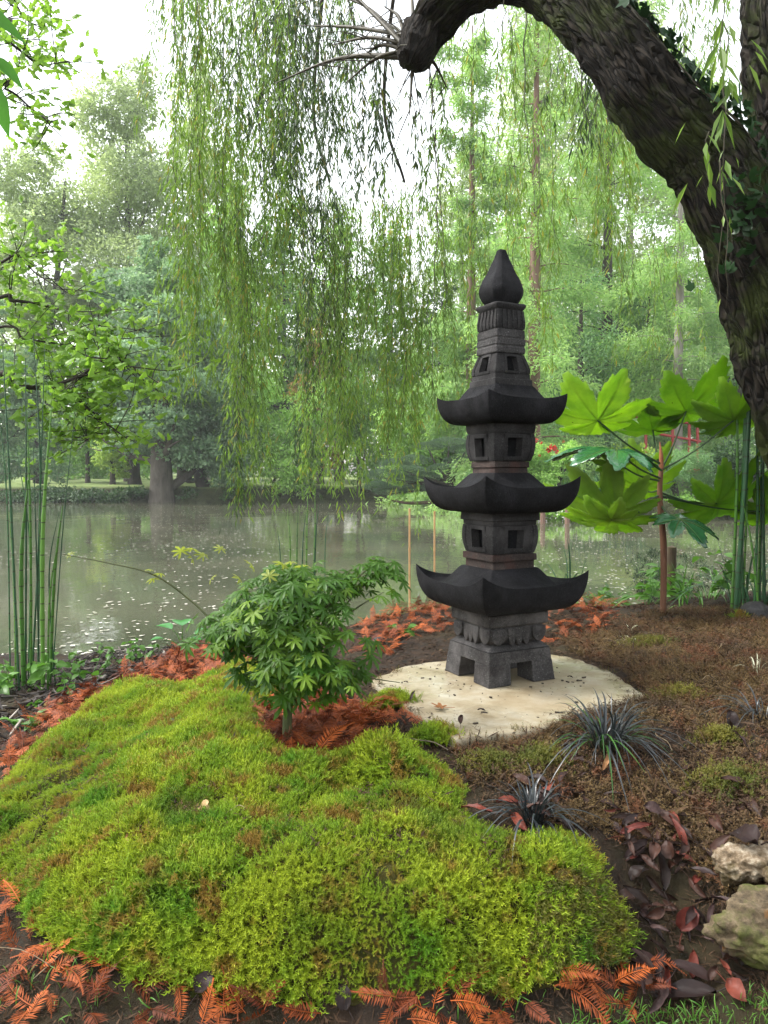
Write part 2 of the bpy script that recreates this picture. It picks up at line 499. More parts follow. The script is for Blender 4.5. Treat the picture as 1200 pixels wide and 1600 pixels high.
# floating seeds and bits of leaf on the water
t = NT('floating_bits'); g = t.new('NewGeometry')
M_float = t.done(t.princ(t.mix(g.outputs['Random Per Island'], (.25, .24, .17), (.65, .64, .55)), .6, .3))
n = 12500
fy = 5.3 + (rng.random(n) ** 1.3) * 31; fxx = (rng.random(n) - .5) * (fy * 1.25 + 4)
cl = fbm(fxx * .25, fy * .12, 0, 31, 3) > -.25 + .5 * rng.random(n) - .35
ok = cl & (fy < shore_y(fxx) - .3)
fxx, fy = fxx[ok], fy[ok]; n = len(fy)
ang = rng.random(n) * PI
m = MB()
leaves(m, np.stack([fxx, fy, np.full(n, .008)], 1), np.stack([np.cos(ang), np.sin(ang), 0 * ang], 1), np.tile([0, 0, 1.], (n, 1)), .025 + .05 * rng.random(n), .015 + .025 * rng.random(n))
tag(m.build('floating_debris', M_float), 'pale leaf bits and seeds scattered over the pond surface', 'debris', kind='stuff')

# ------------------------------------------------------------------ stone lantern
LX, LY, LZ = P(779, 1057, 3.1)[0], 3.1, .45
def zy(y): return P(779, y, 3.1)[2] - LZ
PX = 3.1 / FPX
def hw(w): return w * .3718 * PX          # half side of a square whose corner-to-corner width shows w pixels
def stone(name, c1, c2, spec_c, warm=None):
    t = NT(name)
    ob = t.coord('Object')
    n1 = t.noise(26, 8, .75); n2 = t.noise(240, 3, .7); n3 = t.noise(5, 4)
    c = t.ramp(n1, [(.3, c1), (.7, c2)])
    c = t.mix(1.0, c, t.ramp(t.noise(150, 4, .8), [(.36, (.5,) * 3), (.5, (1,) * 3), (.68, (1.7,) * 3)]), 'MULTIPLY')
    v = t.new('TexVoronoi'); v.inputs['Scale'].default_value = 75; t.l.new(t.pos(), v.inputs['Vector'])
    c = t.mix(t.ramp(v.outputs['Distance'], [(.07, (.9,) * 3), (.16, (0,) * 3)]), c, spec_c)
    c = t.mix(t.ramp(n3, [(.48, (0,) * 3), (.62, (.65,) * 3)]), c, tuple(k * 1.9 for k in c2))
    c = t.mix(1.0, c, t.ramp(t.noise(11, 5, .7), [(.35, (.55, .53, .52)), (.6, (1.25, 1.25, 1.22))]), 'MULTIPLY')
    spv = .10 if name == 'black_basalt' else .22
    if warm: c = t.mix(t.ramp(t.noise(9, 5), [(.5, (0,) * 3), (.62, (.75,) * 3)]), c, warm)
    b = t.bump(n2, .9, .006, t.bump(n1, .8, .008))
    return t.done(t.princ(c, t.ramp(n1, [(.35, (.62,) * 3), (.7, (.9,) * 3)]), spv, b))
M_bas = stone('dark_basalt', (.012, .0115, .012), (.032, .030, .031), (.10, .10, .10))
M_roof = stone('black_basalt', (.006, .006, .0075), (.013, .013, .015), (.045, .045, .045))
M_base = stone('grey_basalt', (.024, .023, .024), (.066, .062, .063), (.2, .2, .2))
M_warm = stone('stained_basalt', (.02, .015, .013), (.05, .036, .032), (.14, .11, .10), (.055, .025, .02))
def ring(h, z, ch=.05, n=6):
    """square ring with cut corners, n points to a side"""
    c = h * ch; k = np.linspace(-1, 1, n)
    pts = []
    for s in range(4):
        a = s * PI / 2; co, si = math.cos(a), math.sin(a)
        for u in k:
            x, y = h, u * (h - c)
            pts.append((x * co - y * si, x * si + y * co, z))
    return np.array(pts)
def loft(mb, prof, ch=.05, n=6, mi=0, bot=True, top=True, smooth=False):
    rs = [ring(h, z, ch, n) for h, z in prof]; k = 4 * n
    v = np.vstack(rs); f = []
    for i in range(len(rs) - 1):
        for j in range(k): f.append((i * k + j, i * k + (j + 1) % k, (i + 1) * k + (j + 1) % k, (i + 1) * k + j))
    mb.add(v, f, mi, smooth)
    for on, r in ((bot, rs[0][::-1]), (top, rs[-1])):
        if on: mb.add(r, [tuple(range(k))], mi, False)
    return mb
def smoothprof(p, n=24):
    p = np.array(p); q, _ = smooth_path(np.column_stack([p, p[:, 0]]), np.ones(len(p)), n)
    return [(a, b) for a, b in q[:, :2]]
def bev(o, w=.0025, seg=2):
    b = o.modifiers.new('bevel', 'BEVEL'); b.width = w; b.segments = seg; b.limit_method = 'ANGLE'; b.angle_limit = R(35)
    return o
def worn(mb, amp=.0018, fr=30, seed=0):
    for k in range(len(mb.v)):
        v = mb.v[k]
        q = fr * v
        mb.v[k] = v + amp * np.stack([fbm(q[:, 0], q[:, 1], q[:, 2], seed, 2), fbm(q[:, 0], q[:, 1], q[:, 2], seed + 7, 2), .6 * fbm(q[:, 0], q[:, 1], q[:, 2], seed + 13, 2)], 1)
    return mb
lan = empty('stone_lantern', (LX, LY, LZ), 'tall dark basalt pagoda lantern with three upturned roofs standing on the pale slab', 'stone lantern', rz=R(27))
def part(name, mb, mat, w=.0025, label=None, parent=None):
    o = bev(worn(mb).build(name, mat, lan if parent is None else parent), w)
    if label: o['label'] = label
    return o
# base: four legs, block above the openings
BH = .128; OH = .083; b0, b1 = hw(167), hw(152)
def bh(z): return b0 + (b1 - b0) * z / BH
for sx in (-1, 1):
    for sy in (-1, 1):
        v = []
        for z in (0, OH):
            o_, n_ = bh(z), bh(z) * .33
            v += [(sx * n_, sy * n_, z), (sx * o_, sy * n_, z), (sx * o_, sy * o_, z), (sx * n_, sy * o_, z)]
        mb = MB()
        f = [(0, 1, 2, 3), (4, 7, 6, 5), (0, 4, 5, 1), (1, 5, 6, 2), (2, 6, 7, 3), (3, 7, 4, 0)]
        if sx * sy > 0: f = [q[::-1] for q in f]
        mb.add(v, f, 0, False); part('leg', mb, M_base, .004)
part('base_block', loft(MB(), [(bh(OH), OH + .0005), (bh(BH), BH)], .03), M_base)
zb = zy(996)
part('base_slope', loft(MB(), [(b1 * .985, BH + .003), (hw(124), zb)], .03), M_base)
# band of carved petals
z0, z1 = zb - .003, zy(969)
part('petal_band', loft(MB(), smoothprof([(hw(120), zb), (hw(133), zb + .02), (hw(136), zb + .045), (hw(128), z1 + .002)], 9), .04), M_base)
def petal(w, h, dep):
    pts = [(-.5, 1), (-.52, .6), (-.42, .28), (-.2, .08), (0, 0), (.2, .08), (.42, .28), (.52, .6), (.5, 1)]
    mb = MB(); n = len(pts)
    fr = [(x * w, -dep, y * h) for x, y in pts]; bk = [(x * w * 1.02, .012, y * h) for x, y in pts]
    c = [(0, -dep * 1.5, h * .55)]
    v = fr + bk + c
    f = [(i, i + 1, 2 * n) for i in range(n - 1)] + [(n - 1, 0, 2 * n)] + [(i, n + i, n + (i + 1) % n, (i + 1) % n) for i in range(n)]
    mb.add(v, f, 0, False); return mb
for s in range(4):
    for u in (-.82, -.28, .0, .28, .82):
        wide = abs(u) > .5
        mb = petal(.062 if wide else .034, .07 if not wide else .06, .010)
        o = bev(mb.build('petal', M_base, lan), .0015)
        a = s * PI / 2
        hh = hw(133)
        lx, ly = u * hh * .93, -hh - .001
        o.location = (lx * math.cos(a) - ly * math.sin(a), lx * math.sin(a) + ly * math.cos(a), zb - (.006 if not wide else -.002))
        o.rotation_euler = (R(-4), 0, a)
part('neck_stone', loft(MB(), [(hw(140), z1), (hw(147), z1 + .006), (hw(147), zy(951))], .03), M_base)
def roof(z0, zmid, ztip, ztop, bn, a, c, mat):
    mb = MB(); N = 25; u = np.linspace(-1, 1, N)
    def side(h, z):                       # h,z arrays along u -> one side's points
        return np.stack([np.full(N, 1.0) * h, u * h, z], 1)
    rows = []
    lift = (ztip - zmid) * np.abs(u) ** 3.2
    zr = zmid + lift
    for v in np.linspace(0, 1, 12):
        r = bn + (a - bn) * math.sin(v * PI / 2) ** .66
        z = z0 + (zr - z0) * (1 - math.cos(v * PI / 2)) ** 1.05
        rows.append((np.full(N, r), z))
    for w in np.linspace(.0, 1, 16)[1:]:
        r = a + (c - a) * w
        corner = np.abs(u) ** 2.2
        sag = (.026 + .060 * corner * (ztip - zmid) / .055) * math.sin(PI * min(1, w * 1.02) ** .75)
        z = zr * (1 - w) + ztop * w - sag
        rows.append((np.full(N, r), z))
    for s in range(4):
        an = s * PI / 2; co, si = math.cos(an), math.sin(an)
        P_ = np.stack([side(h, z) for h, z in rows])
        x = P_[..., 0] * co - P_[..., 1] * si; y = P_[..., 0] * si + P_[..., 1] * co
        i, j = np.meshgrid(np.arange(len(rows) - 1), np.arange(N - 1), indexing='ij')
        mb.add(np.stack([x, y, P_[..., 2]], -1).reshape(-1, 3), np.stack([i * N + j, i * N + j + 1, (i + 1) * N + j + 1, (i + 1) * N + j], -1).reshape(-1, 4), 0, False)
    mb.add([(bn, bn, z0), (-bn, bn, z0), (-bn, -bn, z0), (bn, -bn, z0)], [(3, 2, 1, 0)], 0, False)
    mb.add([(c, c, ztop), (-c, c, ztop), (-c, -c, ztop), (c, -c, ztop)], [(0, 1, 2, 3)], 0, False)
    worn(mb, .0016, 14, 3)
    o = mb.build('roof', mat, lan)
    w_ = o.modifiers.new('weld', 'WELD'); w_.merge_threshold = .0008
    bev(o, .0035, 2)
    for p in o.data.polygons: p.use_smooth = True
    o.data.set_sharp_from_angle(angle=R(38))
    return o
def window_box(zs, hs, mat, wlo, whi, ww=.27):
    """hollow box with a window opening through each bulging wall, a raised frame round it and proud corner posts"""
    z0, z1 = zs[0], zs[-1]
    prof = smoothprof(list(zip(hs, zs)), 40)
    pz = np.array([p[1] for p in prof]); ph = np.array([p[0] for p in prof])
    H = lambda z: np.interp(z, pz, ph)
    wz0, wz1 = z0 + (z1 - z0) * wlo, z0 + (z1 - z0) * whi
    zl = np.unique(np.concatenate([np.linspace(z0, wz0, 3), np.linspace(wz0, wz1, 5), np.linspace(wz1, z1, 3)]))
    th = H(.5 * (z0 + z1)) * .22
    mb = MB()
    def surf(fn, us, zz, flip=False):
        v = np.array([[fn(u, z) for u in us] for z in zz]); n, k = len(zz), len(us)
        f = [(i * k + j, i * k + j + 1, (i + 1) * k + j + 1, (i + 1) * k + j) for i in range(n - 1) for j in range(k - 1)]
        return v.reshape(-1, 3), ([q[::-1] for q in f] if flip else f)
    for s in range(4):
        a = s * PI / 2; co, si = math.cos(a), math.sin(a)
        rot = lambda v: np.stack([v[:, 0] * co - v[:, 1] * si, v[:, 0] * si + v[:, 1] * co, v[:, 2]], 1)
        out = lambda u, z: (H(z), u * H(z), z)
        inn = lambda u, z: (H(z) - th, u * (H(z) - th), z)
        for fn, fl in ((out, False), (inn, True)):
            for us, zz in (((-1, -.6, -ww), zl), ((ww, .6, 1), zl), ((-ww, 0, ww), [z for z in zl if z <= wz0 + 1e-6]), ((-ww, 0, ww), [z for z in zl if z >= wz1 - 1e-6])):
                v, f = surf(fn, us, zz, fl); mb.add(rot(v), f, 0, False)
        wv = [out(-ww, wz0), out(ww, wz0), out(ww, wz1), out(-ww, wz1)]
        hz = H(wz0) - th; iv = [(hz, -ww * hz * .9, wz0), (hz, ww * hz * .9, wz0), (H(wz1) - th, ww * (H(wz1) - th) * .9, wz1), (H(wz1) - th, -ww * (H(wz1) - th) * .9, wz1)]
        mb.add(rot(np.array(wv + iv)), [(0, 4, 5, 1), (1, 5, 6, 2), (2, 6, 7, 3), (3, 7, 4, 0)], 0, False)
        # raised frame
        fb = MB(); e = .0055; fw = .17
        def fr(u, z, d): return (H(z) + d, u * H(z), z)
        zi0, zi1 = wz0, wz1; zo0, zo1 = max(z0, wz0 - (z1 - z0) * .13), min(z1, wz1 + (z1 - z0) * .13)
        ring_o = [(-ww - fw, zo0), (ww + fw, zo0), (ww + fw, zo1), (-ww - fw, zo1)]; ring_i = [(-ww, zi0), (ww, zi0), (ww, zi1), (-ww, zi1)]
        v = [fr(u, z, e) for u, z in ring_o] + [fr(u, z, e) for u, z in ring_i] + [fr(u, z, -.004) for u, z in ring_o] + [fr(u, z, -.004) for u, z in ring_i]
        f = []
        for k in range(4):
            k2 = (k + 1) % 4
            f += [(k, k2, 4 + k2, 4 + k), (8 + k, 8 + k2, k2, k), (4 + k, 4 + k2, 12 + k2, 12 + k)]
        fb.add(rot(np.array(v)), f, 0, False)
        bev(fb.build('window_frame', mat, lan), .0012)
        # corner post
        pb = MB(); zz = np.linspace(z0 + .001, z1 - .001, 9); e = .0028
        v = []
        for z in zz:
            h = H(z); q = h * .80
            v += [(h - .004, q, z), (h + e, q, z), (h + e, h + e, z), (q, h + e, z), (q, h - .004, z)]
        f = [(i * 5 + j, i * 5 + j + 1, (i + 1) * 5 + j + 1, (i + 1) * 5 + j) for i in range(8) for j in range(4)] + [(4, 3, 2, 1, 0), tuple(range(40, 45))]
        pb.add(rot(np.array(v)), f, 0, False); bev(pb.build('corner_post', mat, lan), .0025)
    for z, fl in ((z0, 1), (z1, 0)):
        h = H(z); mb.add([(h, h, z), (-h, h, z), (-h, -h, z), (h, -h, z)], [(3, 2, 1, 0) if fl else (0, 1, 2, 3)], 0, False)
    worn(mb, .001).build('chamber', mat, lan)
    cb = MB(); hfill = H(.5 * (z0 + z1)) * .66; loft(cb, [(hfill, z0 + .002), (hfill, z1 - .002)], .05); cb.build('infill', M_roof, lan)  # solid black block added inside so the window openings look dark, not see-through
g = .0006
def nz(y, dist): return CZ - (y - 745) * dist / FPX - LZ
zt1 = nz(885, 3.1); roof(.277, nz(919, 2.86), zy(884), zt1, hw(140), .248, hw(116), M_roof)
part('step_stone', loft(MB(), [(hw(105), zt1 - .004), (hw(103), zy(873)), (hw(112), zy(872.5)), (hw(111), zy(862.5))], .03), M_warm)
window_box([zy(862), zy(852), zy(836), zy(819)], [hw(99), hw(107), hw(112), hw(109)], M_bas, .18, .84, .36)
part('neck_stone', loft(MB(), [(hw(111), zy(818.5)), (hw(111), zy(812)), (hw(120), zy(811.5)), (hw(117), zy(796))], .03), M_bas)
zt2 = nz(739, 3.1); roof(zy(800), nz(761, 2.88), zy(742), zt2, hw(119), .224, hw(88), M_roof)
part('step_stone', loft(MB(), [(hw(84), zt2 - .004), (hw(82), zy(731)), (hw(88), zy(730.5)), (hw(87), zy(721.5))], .03), M_warm)
window_box([zy(721), zy(710), zy(694), zy(679)], [hw(88), hw(97), hw(102), hw(98)], M_bas, .16, .84, .36)
part('neck_stone', loft(MB(), [(hw(99), zy(678.5)), (hw(104), zy(674)), (hw(107), zy(657))], .03), M_bas)
zt3 = nz(606, 3.1); roof(zy(664), nz(619.5, 2.9), zy(617), zt3, hw(107), .186, hw(96), M_roof)
part('step_stone', loft(MB(), [(hw(95), zt3 - .005), (hw(94), zy(596)), (hw(88), zy(595.5)), (hw(87), zy(588))], .03), M_bas)
window_box([zy(587.5), zy(580), zy(568), zy(556)], [hw(83), hw(85), hw(76), hw(65)], M_bas, .14, .86, .34)
part('stacked_band', loft(MB(), [(hw(70), zy(555.5)), (hw(73), zy(554)), (hw(73), zy(546)), (hw(70.5), zy(545)), (hw(70.5), zy(543)), (hw(73), zy(542)), (hw(72), zy(534)), (hw(70), zy(533)), (hw(70), zy(531)), (hw(72), zy(530)), (hw(71), zy(519))], .03), M_base)
part('capital', loft(MB(), smoothprof([(hw(60), zy(522)), (hw(69), zy(516)), (hw(70), zy(506)), (hw(66), zy(495)), (hw(65), zy(488))], 14), .06), M_bas)
hc = hw(69)
for s in range(4):
    for k in range(6):
        u = (k - 2.5) / 2.75
        mb = MB(); v = []
        zz = np.linspace(zy(517), zy(489), 8)
        for q, z in enumerate(zz):
            h = np.interp(z, [zy(522), zy(516), zy(506), zy(495), zy(488)], [hw(60), hw(69), hw(70), hw(66), hw(65)])
            w_ = .0062
            v += [(h - .003, u * h - w_, z), (h + .004, u * h - w_ * .7, z), (h + .004, u * h + w_ * .7, z), (h - .003, u * h + w_, z)]
        mb.add(v, [(i * 4 + j, i * 4 + j + 1, (i + 1) * 4 + j + 1, (i + 1) * 4 + j) for i in range(7) for j in range(3)] + [(3, 2, 1, 0), (28, 29, 30, 31)], 0, False)
        o = mb.build('flute', M_bas, lan); o.rotation_euler = (0, 0, s * PI / 2)
part('capital_plate', loft(MB(), smoothprof([(hw(65), zy(488)), (hw(70), zy(486)), (hw(75), zy(482)), (hw(74), zy(479)), (hw(66), zy(477.5))], 9), .06), M_bas)
fin = loft(MB(), smoothprof([(hw(46), zy(480)), (hw(62), zy(474)), (hw(75), zy(463)), (hw(77), zy(454)), (hw(67), zy(441)), (hw(50), zy(427)), (hw(35), zy(413)), (hw(24), zy(402)), (hw(16), zy(392)), (hw(9), zy(390.5))], 34), .34, 8, smooth=True)
part('finial', fin, M_roof)

# ------------------------------------------------------------------ pale slab under the lantern
t = NT('pale_limestone')
n1 = t.noise(7, 6, .65); n2 = t.noise(90, 4, .7); n3 = t.noise(2.6, 4)
c = t.ramp(n1, [(.3, (.20, .155, .09)), (.5, (.33, .28, .19)), (.70, (.44, .41, .33))])
c = t.mix(t.ramp(n3, [(.46, (0,) * 3), (.66, (.75,) * 3)]), c, (.24, .18, .10))
c = t.mix(t.ramp(t.noise(46, 6, .75), [(.55, (0,) * 3), (.75, (.55,) * 3)]), c, (.13, .10, .055))
M_slab = t.done(t.princ(c, t.ramp(n3, [(.4, (.22,) * 3), (.6, (.7,) * 3)]), .5, t.bump(n2, .4, .003, t.bump(n1, .5, .008))))
cc = sp.mean(0); ed = []
for k in range(len(sp)):
    for q in np.linspace(0, 1, 6, endpoint=False): ed.append(sp[k] * (1 - q) + sp[(k + 1) % len(sp)] * q)
ed = np.array(ed); rr = ed - cc
rr = rr * (1 + .03 * fbm(ed[:, 0] * 14, ed[:, 1] * 14, 0, 44, 3))[:, None]
mb = MB(); ks = [1, .985, .95, .8, .6, .4, .2]; n = len(rr); v = []
for z in (-.05, -.02): v.append(np.column_stack([rr * 1.0, np.full(n, z)]))
for k in ks:
    q = rr * k; v.append(np.column_stack([q, (-.006 if k == 1 else 0) + .003 * fbm(q[:, 0] * 9, q[:, 1] * 9, 0, 3, 3) * (k < .9) * np.clip((np.linalg.norm(q + cc - [LX, LY], axis=1) - .22) * 10, 0, 1)]))
L_ = len(v); v = np.vstack(v + [[[0, 0, 0]]])
f = [(i * n + j, i * n + (j + 1) % n, (i + 1) * n + (j + 1) % n, (i + 1) * n + j) for i in range(L_ - 1) for j in range(n)]
f += [((L_ - 1) * n + j, (L_ - 1) * n + (j + 1) % n, L_ * n) for j in range(n)]
mb.add(v, f)
slab = tag(mb.build('stone_slab', M_slab, loc=(cc[0], cc[1], .449)), 'cream limestone slab with ragged outline lying under the dark lantern', 'slab')
slab_poly = cc + rr
# dirt crumbs on the slab
n = 300
q = sample(slab_poly, n)
nearl = np.hypot(q[:, 0] - LX, q[:, 1] - LY)
q = q[(nearl > .2) & ((nearl < .34) | (rng.random(n) < .35))]
mb = MB()
for x, y in q:
    s = .0018 + .0055 * rng.random() ** 3
    a = rng.random() * PI
    box(mb, (x, y, .450 + s * .3), (s * (1 + 2 * rng.random()), s, s * .6), 0, a)
M_crumb = plainmat('dark_crumbs', (.015, .011, .008), (.05, .035, .022), 60)
tag(mb.build('soil_crumbs', M_crumb), 'dark crumbs of soil strewn on the cream slab', 'soil crumbs', kind='stuff')

# ------------------------------------------------------------------ moss
MOSS = world_poly([(-60, 1290), (0, 1235), (60, 1180), (130, 1128), (200, 1096), (290, 1080), (340, 1070), (400, 1054), (430, 1072), (405, 1110), (402, 1150), (440, 1192), (520, 1194), (590, 1178), (640, 1184), (690, 1200), (722, 1222), (722, 1266), (760, 1292), (815, 1322), (880, 1305), (930, 1340), (955, 1400), (985, 1460), (960, 1500), (880, 1522), (700, 1540), (600, 1556), (450, 1566), (300, 1545), (200, 1520), (110, 1490), (50, 1440), (15, 1385), (-60, 1370)])
def moss_h(x, y):
    d = edist(MOSS, x, y) * np.where(inside(MOSS, x, y), 1, -1)
    lump = .030 * fbm(x * 4.5, y * 4.5, 0, 61, 2) + .022 * np.abs(fbm(x * 8, y * 8, 0, 62, 2))
    crack = np.clip(.12 - np.abs(fbm(x * 3.1 + 1.3, y * 3.1, 0, 66, 2)), 0, .12) * .62
    return d, (.044 * sstep(-.01, .11, d) ** .8 + lump * sstep(0, .1, d) - crack * sstep(.05, .15, d))
x0, y0 = MOSS.min(0) - .05; x1, y1 = MOSS.max(0) + .05
st = .012
ax, ay = np.arange(x0, x1, st), np.arange(y0, y1, st)
X, Y = np.meshgrid(ax, ay, indexing='ij')
d, h = moss_h(X, Y)
Z = gz(X, Y) + np.where(d > -.012, h, -.03)
keep = d > -.012
a, b = X.shape
i, j = np.meshgrid(np.arange(a - 1), np.arange(b - 1), indexing='ij')
kk = keep[:-1, :-1] | keep[1:, :-1] | keep[:-1, 1:] | keep[1:, 1:]
f = np.stack([i * b + j, (i + 1) * b + j, (i + 1) * b + j + 1, i * b + j + 1], -1)[kk]
used, inv = np.unique(f, return_inverse=True)
mb = MB(); mb.add(np.stack([X, Y, Z], -1).reshape(-1, 3)[used], inv.reshape(-1, 4))
def mossmat(name, a, b, c, dk, transl=.25, brown=(.52, .62)):
    t = NT(name)
    n1 = t.noise(5.0, 5, .65); n2 = t.noise(2.1, 4, .6); n3 = t.noise(11, 4, .6)
    g = t.new('NewGeometry'); oi = t.new('ObjectInfo')
    col = t.ramp(n1, [(.36, a), (.60, b)])
    col = t.mix(t.ramp(n3, [(brown[0], (0,) * 3), (brown[1], (.9,) * 3)]), col, c)
    col = t.mix(t.ramp(n2, [(.34, (.7,) * 3), (.46, (0,) * 3)]), col, dk)
    col = t.mix(.6, col, t.ramp(g.outputs['Random Per Island'], [(0, (.55, .6, .6)), (1, (1.35, 1.3, 1.1))]), 'MULTIPLY')
    p = t.princ(col, .6, .3)
    tr = t.new('BsdfTranslucent'); t.l.new(col, tr.inputs[0])
    mx = t.new('MixShader'); mx.inputs[0].default_value = transl
    t.l.new(p, mx.inputs[1]); t.l.new(tr.outputs[0], mx.inputs[2])
    return t.done(mx.outputs[0])
M_moss = mossmat('moss_green', (.105, .245, .013), (.32, .40, .024), (.27, .15, .033), (.045, .12, .011))
M_mossbase = plainmat('moss_thatch', (.022, .028, .006), (.055, .045, .012), 30, .95, .1, 1.0, .01)
moss = tag(mb.build('moss_cushion', M_mossbase), 'bright green lumpy moss cushion filling the foreground slope', 'moss', kind='stuff')
def sprig(L, n, w, seed, spread=.55, lean=.25):
    r = np.random.default_rng(seed); mb = MB()
    t_ = np.linspace(.1, 1, n); az = np.arange(n) * 2.4 + r.random() * 6
    ben = r.normal(size=2) * lean
    c = np.stack([ben[0] * t_ ** 2 * L, ben[1] * t_ ** 2 * L, t_ * L], 1)
    up = spread
    dd = np.stack([np.cos(az), np.sin(az), np.full(n, up) + .5 * r.random(n)], 1)
    s = np.stack([-np.sin(az), np.cos(az), 0 * az], 1)
    ln = L * (.42 - .22 * t_) * (.8 + .5 * r.random(n)); dd = nrm(dd)
    v = np.stack([c - s * w * .5, c + s * w * .5, c + dd * ln[:, None]], 1).reshape(-1, 3)
    mb.add(v, (np.arange(n)[:, None] * 3 + np.arange(3)), 0, False)
    mb.add([(-w * .4, 0, 0), (w * .4, 0, 0), (c[-1][0], c[-1][1], L * 1.05)], [(0, 1, 2)], 0, False)
    return mb
M_SPR = [sprig(.036, 24, .0021, 10 + k, 1.05).mesh('moss_sprig', M_moss) for k in range(5)]
N = 78000
q = sample(np.array(MOSS), N)
d, h = moss_h(q[:, 0], q[:, 1])
ok = (d > .001); q, d, h = q[ok], d[ok], h[ok]
# gaps of bare thatch
bare = fbm(q[:, 0] * 9, q[:, 1] * 9, 0, 71, 3)
ok = bare > -1.22 + .3 * rng.random(len(q)); q, d, h = q[ok], d[ok], h[ok]
z = gz(q[:, 0], q[:, 1]) + h - .008
e = .01
def mz(x, y): return gz(x, y) + moss_h(x, y)[1]
nx = -(mz(q[:, 0] + e, q[:, 1]) - mz(q[:, 0] - e, q[:, 1])) / (2 * e); ny = -(mz(q[:, 0], q[:, 1] + e) - mz(q[:, 0], q[:, 1] - e)) / (2 * e)
nn = np.stack([nx * .8, ny * .8, np.ones_like(nx)], 1) + rng.normal(size=(len(q), 3)) * .28
nn = nrm(nn)
def rot_of(nn, yaw):
    """euler angles that take +Z to nn after a turn about Z"""
    el = np.arccos(np.clip(nn[:, 2], -1, 1)); az = np.arctan2(nn[:, 1], nn[:, 0])
    out = np.zeros((len(nn), 3))
    # R = Rz(az) Ry(el) Rz(yaw-az)
    ca, sa, ce, se = np.cos(az), np.sin(az), np.cos(el), np.sin(el); cy, sy = np.cos(yaw - az), np.sin(yaw - az)
    m00 = ca * ce * cy - sa * sy; m10 = sa * ce * cy + ca * sy; m20 = -se * cy; m21 = se * sy; m22 = ce
    out[:, 1] = np.arctan2(-m20, np.hypot(m00, m10)); out[:, 2] = np.arctan2(m10, m00); out[:, 0] = np.arctan2(m21, m22)
    return out
sc = (.5 + .8 * rng.random(len(q))) * (1 + .5 * fbm(q[:, 0] * 4, q[:, 1] * 4, 0, 81, 2))
tag(scatter('moss_shoots', np.column_stack([q, z]), rot_of(nn, rng.random(len(q)) * 6.28), sc, M_SPR), 'feathery yellow green moss shoots covering the foreground cushion', 'moss', kind='stuff')

# duller dry moss over the right-hand mound
DULL = world_poly([(700, 1160), (760, 1150), (860, 1130), (930, 1100), (1015, 1085), (960, 1045), (880, 1015), (870, 985), (960, 975), (1030, 955), (1200, 955), (1330, 970), (1330, 1560), (1050, 1330), (930, 1300), (830, 1290), (740, 1250)])
M_dull = mossmat('moss_brown', (.075, .042, .020), (.135, .088, .034), (.14, .052, .024), (.026, .017, .011), .12)
D_SPR = [sprig(.026, 10, .0026, 40 + k, .15, .9).mesh('dry_moss_sprig', M_dull) for k in range(4)]
q = sample(DULL, 40000); q = q[~inside(slab_poly, q[:, 0], q[:, 1])]
pt = fbm(q[:, 0] * 3.4, q[:, 1] * 3.4, 0, 91, 3); q = q[pt > -.75 + .7 * rng.random(len(q))]
nn = nrm(gnormal(q[:, 0], q[:, 1]) + rng.normal(size=(len(q), 3)) * .5)
tag(scatter('dry_moss', np.column_stack([q, gz(q[:, 0], q[:, 1]) + .002]), rot_of(nn, rng.random(len(q)) * 6.28), .5 + .9 * rng.random(len(q)), D_SPR), 'brown dry moss and thatch over the mound right of the lantern', 'dry moss', kind='stuff')
M_tuft = mossmat('moss_olive', (.075, .10, .014), (.16, .15, .02), (.13, .085, .022), (.04, .055, .012), .2)
T_SPR = [sprig(.026, 12, .003, 60 + k, .5, .4).mesh('olive_moss_sprig', M_tuft) for k in range(3)]
for (px, py, rx, n, lb) in [(850, 1195, .09, 500, 'small olive moss tuft between the two black grass tufts'), (1125, 1160, .07, 420, 'olive moss tuft in front of the right-hand black grass'), (1135, 1230, .10, 500, 'faded yellowish moss patch on the right mound'), (1060, 1090, .09, 300, 'thin olive moss patch right of the slab corner'),
        (1160, 970, .05, 200, 'tiny green moss dot by the dark stone ball'), (612, 1105, .07, 900, 'dark green moss wedge at the slab edge behind the maple litter'), (680, 1160, .06, 700, 'deep green moss tuft at the front tip of the slab'), (1010, 1010, .12, 500, 'ochre moss patch behind the pale variegated grass'), (765, 1200, .07, 500, 'yellow olive moss tuft in front of the slab tip')]:
    c_ = hit(px, py); q = c_[:2] + rng.normal(size=(n, 2)) * rx * np.array([1, .6]) * .55
    nn = nrm(gnormal(q[:, 0], q[:, 1]) + rng.normal(size=(n, 3)) * .35)
    r2 = ((q - c_[:2]) ** 2).sum(1) / rx ** 2
    z = gz(q[:, 0], q[:, 1]) + .022 * np.exp(-r2 * 1.5)
    tag(scatter('moss_tuft', np.column_stack([q, z]), rot_of(nn, rng.random(n) * 6.28), .6 + .6 * rng.random(n), M_SPR[:2] if 'green' in lb else T_SPR), lb, 'moss', kind='stuff')
